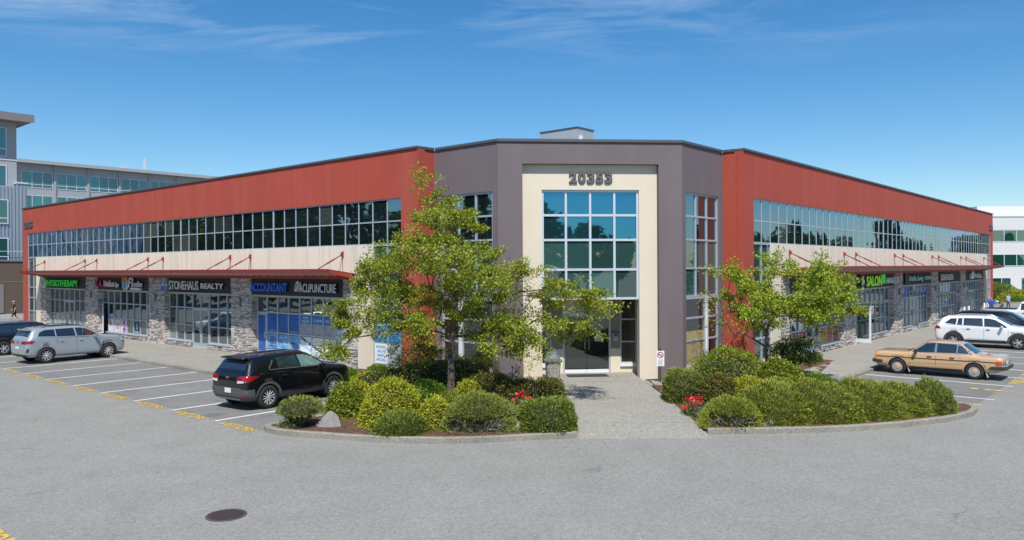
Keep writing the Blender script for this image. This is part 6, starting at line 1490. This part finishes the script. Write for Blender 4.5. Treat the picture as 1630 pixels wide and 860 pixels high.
def walk_pose(h=1.78, bend=0.0, stride=1.0):
    k = h / 1.78
    J = dict(pelvis=(0, 0, .95, .135), waist=(0.0, 0, 1.10, .125), chest=(0.03, 0, 1.34, .145), neck=(0.04, 0, 1.52, .055), head0=(0.06, 0, 1.58, .065), head1=(0.07, 0, 1.67, .092), head2=(0.06, 0, 1.74, .06),
             hipL=(.0, .10, .90, .095), hipR=(0, -.10, .90, .095), kneeL=(.17 * stride, .10, .50, .062), kneeR=(-.03 * stride, -.10, .50, .062), ankleL=(.30 * stride, .10, .10, .042), ankleR=(-.32 * stride, -.10, .16, .042), toeL=(.50 * stride, .12, .05, .035), toeR=(-.17 * stride, -.12, .05, .035),
             shoL=(.03, .19, 1.43, .065), shoR=(.03, -.19, 1.43, .065), elbL=(-.10, .25, 1.16, .045), elbR=(.06, -.25, 1.15, .045), wriL=(-.02, .27, .93, .030), wriR=(.26, -.24, .99, .030), palmL=(.01, .27, .86, .030), palmR=(.33, -.23, .98, .030))
    for s, sy in (('L', 1), ('R', -1)):
        px, py, pz, _ = J['palm' + s]; d = (Vector(J['palm' + s][:3]) - Vector(J['wri' + s][:3])).normalized()
        for i in range(5):
            sp_ = (i - 2) * .016 if i < 4 else -.04; ln = (.075, .085, .08, .065, .045)[i]
            J['fin%d' % i + s] = (px + d.x * ln + sp_, py + sy * -.01, pz + d.z * ln - (.01 if i < 4 else 0), .009)
    return {n: (v[0] * k, v[1] * k, v[2] * k, v[3] * k) for n, v in J.items()}
KH = mat('black cloth', (.012, .012, .016), .9); GREYC = mat('grey cap', (.30, .32, .36), .8); SHOE = mat('pale shoe', (.5, .5, .5), .7); HAIR = mat('dark hair', (.03, .02, .015), .8)
person('man in a black T-shirt, black shorts and grey cap walking at far left', (-42.6, 66.2, ZG), (-0.75, -0.35, 0), walk_pose(), dict(shirt=KH, legs=KH, shoe=SHOE, hair=HAIR), cap=GREYC)
BLS = mat('bright blue cloth', (.01, .09, .50), .9); BRN = mat('brown cloth', (.10, .07, .06), .9); GRYC = mat('grey cloth', (.16, .15, .14), .9); JEAN = mat('denim', (.05, .09, .18), .9)
ps = PR(46.8, 1.8, 0)
def bent_pose():
    J = walk_pose(1.75, stride=.5)
    J.update(waist=(.10, 0, 1.06, .12), chest=(.36, 0, 1.16, .14), neck=(.50, 0, 1.18, .055), head0=(.55, 0, 1.16, .065), head1=(.63, 0, 1.12, .09), head2=(.68, 0, 1.14, .06), shoL=(.38, .18, 1.16, .062), shoR=(.38, -.18, 1.16, .062), elbL=(.48, .22, .92, .043), elbR=(.48, -.22, .92, .043), wriL=(.60, .14, .74, .028), wriR=(.60, -.14, .74, .028), palmL=(.64, .11, .68, .028), palmR=(.64, -.11, .68, .028), kneeL=(.20, .12, .50, .062), kneeR=(.14, -.12, .50, .062), ankleL=(.04, .12, .09, .042), ankleR=(-.02, -.12, .09, .042), toeL=(.22, .13, .04, .035), toeR=(.16, -.13, .04, .035))
    for s, sy in (('L', 1), ('R', -1)):
        for i in range(5): J['fin%d' % i + s] = (.64 + (i - 2) * .014, sy * .10, .61 + (.03 if i == 4 else 0), .009)
    return J
person('person in a grey top and white cap bending forward near the last right shop', (ps.x, ps.y, 0.012), (-0.8, -0.4), bent_pose(), dict(shirt=GRYC, legs=JEAN, shoe=SHOE, hair=HAIR, long=True), cap=mat('white cap', (.7, .7, .7), .8))
person('person in a bright blue top standing behind the pickup bed', (40.3, 65.0, ZG), (-0.6, -0.7), walk_pose(1.68, stride=.3), dict(shirt=BLS, legs=BRN, shoe=SHOE, hair=HAIR, long=True))
person('person with long dark hair and light blue top beyond the pickup', (47.8, 74.5, ZG), (0.2, -1), walk_pose(1.66, stride=.3), dict(shirt=mat('pale blue cloth', (.25, .42, .6), .9), legs=JEAN, shoe=SHOE, hair=HAIR, long=True))
person('dark clothed person seen from the shoulders up beyond the pickup', (44.3, 72.5, ZG), (0.1, -1), walk_pose(1.45, stride=.3), dict(shirt=KH, legs=KH, shoe=SHOE, hair=HAIR, long=True))
# ================================================================== FAR BUILDINGS
LG = mat('pale grey cladding', (0.34, 0.36, 0.38), .8, noise=((0.6, .06), (6, .05))); SIDG = mat('silver corrugated metal', (0.36, 0.41, 0.47), .4, metal=.4); TEALG = glass('teal office glass', (0.010, 0.125, 0.125), .10); TEALD = glass('dark teal office glass', (0.008, 0.06, 0.07), .12)
CB = mat('brown block wall', (0.115, 0.085, 0.065), .9, noise=(4, .1)); CW = mat('white concrete panels', (0.60, 0.60, 0.60), .85, noise=((.3, .05), (5, .04))); WFR = mat('pale mullion', (0.55, .58, .62), .5); GLS2 = glass('green office glass', (0.012, 0.075, 0.055), .14); OV = mat('overhang grey', (0.20, 0.19, 0.19), .85, noise=(3, .12))
def far_window(F, x0, x1, z0, z1, cols, parent, g, split=None, name='window', y=-0.06):
    b = MB(); fw = .10
    b.box(x0, x1, y, y + .12, z1 - fw, z1); b.box(x0, x1, y, y + .12, z0, z0 + fw); b.box(x0, x0 + fw, y, y + .12, z0 + fw, z1 - fw); b.box(x1 - fw, x1, y, y + .12, z0 + fw, z1 - fw)
    cw = (x1 - x0) / cols
    for i in range(1, cols): b.box(x0 + cw * i - fw / 2, x0 + cw * i + fw / 2, y + .005, y + .12, z0 + fw, z1 - fw)
    if split:
        for i in range(cols): b.box(x0 + cw * i + fw, x0 + cw * (i + 1) - fw, y + .01, y + .12, split - fw / 2, split + fw / 2)
    w = obj(name, b, parent, F, WFR)
    for i in range(cols):
        zs = [z0, split, z1] if split else [z0, z1]
        for a, c in zip(zs[:-1], zs[1:]): pane(x0 + cw * i + .03, x0 + cw * (i + 1) - .03, a + .03, c - .03, y + .03, F, w, g if c == z1 else TEALD, tilt=.001)
# left: stepped office block
FW_ = frame((-80.0, 128.0), UR); FT = frame((-51.4, 80.0), UR)
ob = thing('far_office_building', 'grey office block with teal glazing and overhanging roof behind the left wing', 'building', T(-80, 128, 0))
obj('wall', MB().box(-8, 60, 0, 20, ZG, 22.0), ob, FW_, LG)
obj('roof', MB().box(-8.5, 61, -1.3, 20.5, 22.0, 22.25), ob, FW_, OV); obj('roof_fascia', MB().box(-8.5, 61, -1.38, -1.302, 21.95, 22.5), ob, FW_, LG)
for k in range(11):
    x0 = -1.0 + 5.27 * k
    for j in range(5):
        z1 = 20.75 - 3.95 * j
        if z1 < 3: continue
        far_window(FW_, x0, x0 + 4.7, z1 - 2.75, z1, 3, ob, TEALG, split=z1 - 2.15)
    obj('pilaster', MB().box(x0 + 4.82, x0 + 5.15, -.22, -.002, ZG, 21.9), ob, FW_, LG)
for x, w, h in ((16.5, .8, 1.3), (20.5, .12, 3.0), (22, .6, .6), (26, 3.5, .5), (31, 4.0, .35)):
    obj('roof_equipment', MB().box(x, x + w, 3, 4, 22.25, 22.25 + h), ob, FW_, WFR)
# near tower: light grey upper wall, corrugated block in front, brown podium
tw = thing('far_office_tower', 'tall grey and silver office tower with a brown block base at the left edge', 'building', T(-55, 80, 0))
obj('wall', MB().box(-26, 0.2, 0, 26, ZG, 19.6), tw, FT, LG)
obj('roof', MB().box(-27, 1.3, -1.6, 27, 19.6, 19.8), tw, FT, OV); obj('roof_fascia', MB().box(-27, 1.35, -1.68, -1.602, 19.5, 20.3), tw, FT, OV)
for j, z1 in enumerate((18.95, 15.1)):
    for x1_ in (-0.7, -6.5, -12.5): far_window(FT, x1_ - 4.6, x1_, z1 - 3.0, z1, 3, tw, TEALG, split=z1 - 2.2)
for z in (15.6, 11.9): obj('floor_band', MB().box(-26, 0.24, -.05, -.002, z, z + .12), tw, FT, WFR)
cb_ = MB(); x = -26.0
while x < 0.72:
    cb_.box(x, x + .16, -.90, -.80, 5.25, 12.9 if x < -.2 else 13.2); x += .32
obj('siding_core', MB().box(-26, 0.86, -.80, 8, 5.25, 12.85), tw, FT, SIDG); obj('corrugated_siding', cb_, tw, FT, SIDG, kind='stuff')
obj('siding_cap', MB().box(-.1, 0.95, -1.0, 8, 13.2, 13.35), tw, FT, WFR)
for z1 in (11.5, 7.6):
    for x1_ in (-0.85, -6.8): far_window(FT, x1_ - 4.6, x1_, z1 - 2.5, z1, 3, tw, TEALG, split=z1 - 1.9, y=-1.0)
obj('podium_wall', MB().box(-30, 3.6, -1.6, 12, ZG, 5.2), tw, FT, CB); obj('podium_cap', MB().box(-30, 3.7, -1.7, 12, 5.2, 5.35), tw, FT, OV)
obj('podium_joint', MB().box(-30, 3.6, -1.62, -1.602, 3.1, 3.16), tw, FT, OV)
obj('service_door', MB().box(-2.6, -1.5, -1.66, -1.602, 0, 2.9), tw, FT, OV)
obj('roof_railing', MB().box(-2, 3.4, -1.2, -1.17, 6.2, 6.25).box(3.35, 3.4, -1.2, -1.17, 5.3, 6.2).box(.6, .65, -1.2, -1.17, 5.3, 6.2), tw, FT, WFR)
sheet('far_pavement', [(-62, 66.5), (-38, 71), (-33, 78.5), (-62, 84)], ZG + .012, FARG, thick=.0)
# right: white three storey office
FR2 = frame((73.0, 122.0), (1.0, 0.02))
wo = thing('white_office_building', 'white three storey office building with green window bands at the right edge', 'building', T(85, 125, 0))
obj('wall', MB().box(0.5, 44, 0, 24, ZG, 11.9), wo, FR2, CW); obj('penthouse', MB().box(4.2, 30, 6, 18, 11.9, 14.0), wo, FR2, CW); obj('parapet_cap', MB().box(0.4, 44.1, -.1, 24, 11.9, 12.05), wo, FR2, WFR)
for z in (8.25, 4.3, 9.9, 6.0): obj('reveal_line', MB().box(0.5, 44, -.02, -.002, z, z + .06), wo, FR2, WFR)
for z0, z1 in ((7.95, 9.85), (4.1, 6.0), (0.9, 2.3)):
    for k in range(3):
        if z0 < 2: far_window(FR2, 1.2 + k * 12.0, 5.8 + k * 12, z0 - .6, z1, 3, wo, GLS2); far_window(FR2, 7.4 + k * 12.0, 12.2 + k * 12, z0 - .6, z1, 3, wo, GLS2)
        else: far_window(FR2, .7 + k * 14.1, 14.7 + k * 14.1, z0, z1, 7, wo, GLS2)
# hedges in front of it
sheet('far_verge', [(52, 89.5), (100, 88), (104, 110), (58, 112)], ZG + .02, mat('grass verge', (.09, .13, .03), .95, noise=((.5, .2), (8, .2))))
shrub(58.5, 95, 7, 2.0, 'pineg', 'large dark green hedge mound before the white office', 91, d=4, n=7000, z=ZG, ls=3.5)
shrub(60.9, 92.5, 5.6, 1.45, 'yg', 'golden yellow shrub mound before the white office', 92, d=3, n=6000, z=ZG, ls=3.5)
shrub(59.8, 91, 3.0, 0.7, 'gl', 'small bright green shrub low before the golden mound', 93, d=1.6, n=2600, z=ZG, ls=2.5)
obj('far_kerb', MB().box(50, 100, 88.0, 88.3, ZG, .05), None, I4, KERBM, kind='structure')


# ================================================================== TREES ROUND THE LOT (outside the frame; the windows mirror them)
def tree_template(kind, seed, hgt, wid, n):
    r = np.random.default_rng(seed); P = []; D = []
    if kind == 'con':
        z = r.uniform(0.06, 1, n); rad_ = (1 - z) ** 0.85 * wid / 2 * r.uniform(.25, 1.0, n) ** .5 * (1 + .25 * np.sin(z * 55)); a = r.uniform(0, 6.28, n)
        P = np.stack([rad_ * np.cos(a), rad_ * np.sin(a), z * hgt], 1); D = np.stack([np.cos(a), np.sin(a), -.35 + r.normal(0, .3, n)], 1)
    else:
        cl = r.normal(size=(26, 3)); cl /= np.linalg.norm(cl, axis=1, keepdims=True); cl *= r.uniform(.4, 1.0, (26, 1)) ** .5 * np.array([wid / 2 * .75, wid / 2 * .75, hgt * .32]); cl[:, 2] += hgt * .62
        i = r.integers(0, 26, n); u = r.normal(size=(n, 3)); u /= np.linalg.norm(u, axis=1, keepdims=True)
        P = cl[i] + u * wid * .17 * r.uniform(.4, 1, (n, 1)); D = u + r.normal(0, .5, (n, 3))
    return P, D
FT1 = leaf_mat('far conifer needles', [(.02, .045, .014), (.05, .085, .022), (.035, .065, .018)], .1); FT2 = leaf_mat('far broadleaf', [(.04, .085, .015), (.10, .16, .025), (.07, .12, .02)], .2)
tp = [('con', leaves_mesh('crown', *tree_template('con', 1, 1.0, .42, 2600), .055, .03, FT1, .1, 1)), ('con', leaves_mesh('crown', *tree_template('con', 2, 1.0, .36, 2600), .055, .03, FT1, .1, 2)), ('dec', leaves_mesh('crown', *tree_template('dec', 3, 1.0, .8, 3400), .06, .045, FT2, .1, 3)), ('dec', leaves_mesh('crown', *tree_template('dec', 4, 1.0, .7, 3400), .06, .045, FT2, .1, 4))]
trk = MB().tube([(0, 0, -.02), (0, 0, .5), (0, 0, .92)], [.022, .014, .004], 6).mesh('trunk', [BARK])
def backtree(x, y, h, k, lab, g):
    t = thing('conifer_tree' if tp[k][0] == 'con' else 'broadleaf_tree', lab, 'tree', T(x, y, ZG) @ Matrix.Rotation(random.uniform(0, 6.28), 4, 'Z') @ Matrix.Scale(h, 4), g)
    obj('crown', tp[k][1], t, W[t.name]); obj('trunk', trk, t, W[t.name])
r_ = random.Random(11); G1, G2, G3 = 'tree belt beyond the left side of the lot', 'tree belt behind the camera', 'tree belt beyond the right side of the lot'
for i in range(26): backtree(-66 - r_.uniform(0, 9), -24 + i * 3.6, r_.uniform(12, 18), r_.choice((0, 1, 0, 2, 3)), 'tall tree in the belt along the left side of the lot', G1)
for i in range(26):
    x = -62 + i * 5; backtree(x, -54 - r_.uniform(0, 8), r_.uniform(8.0, 11.3) if r_.random() < .85 else 14, r_.choice((2, 3, 2, 0, 1)), 'tree in the belt across the lot from the entrance', G2)
for i in range(30): backtree(84 + r_.uniform(0, 12), -10 + i * 4.2, r_.uniform(8, 12), r_.choice((0, 2, 0, 3, 1)), 'tree in the belt along the right side of the lot', G3)
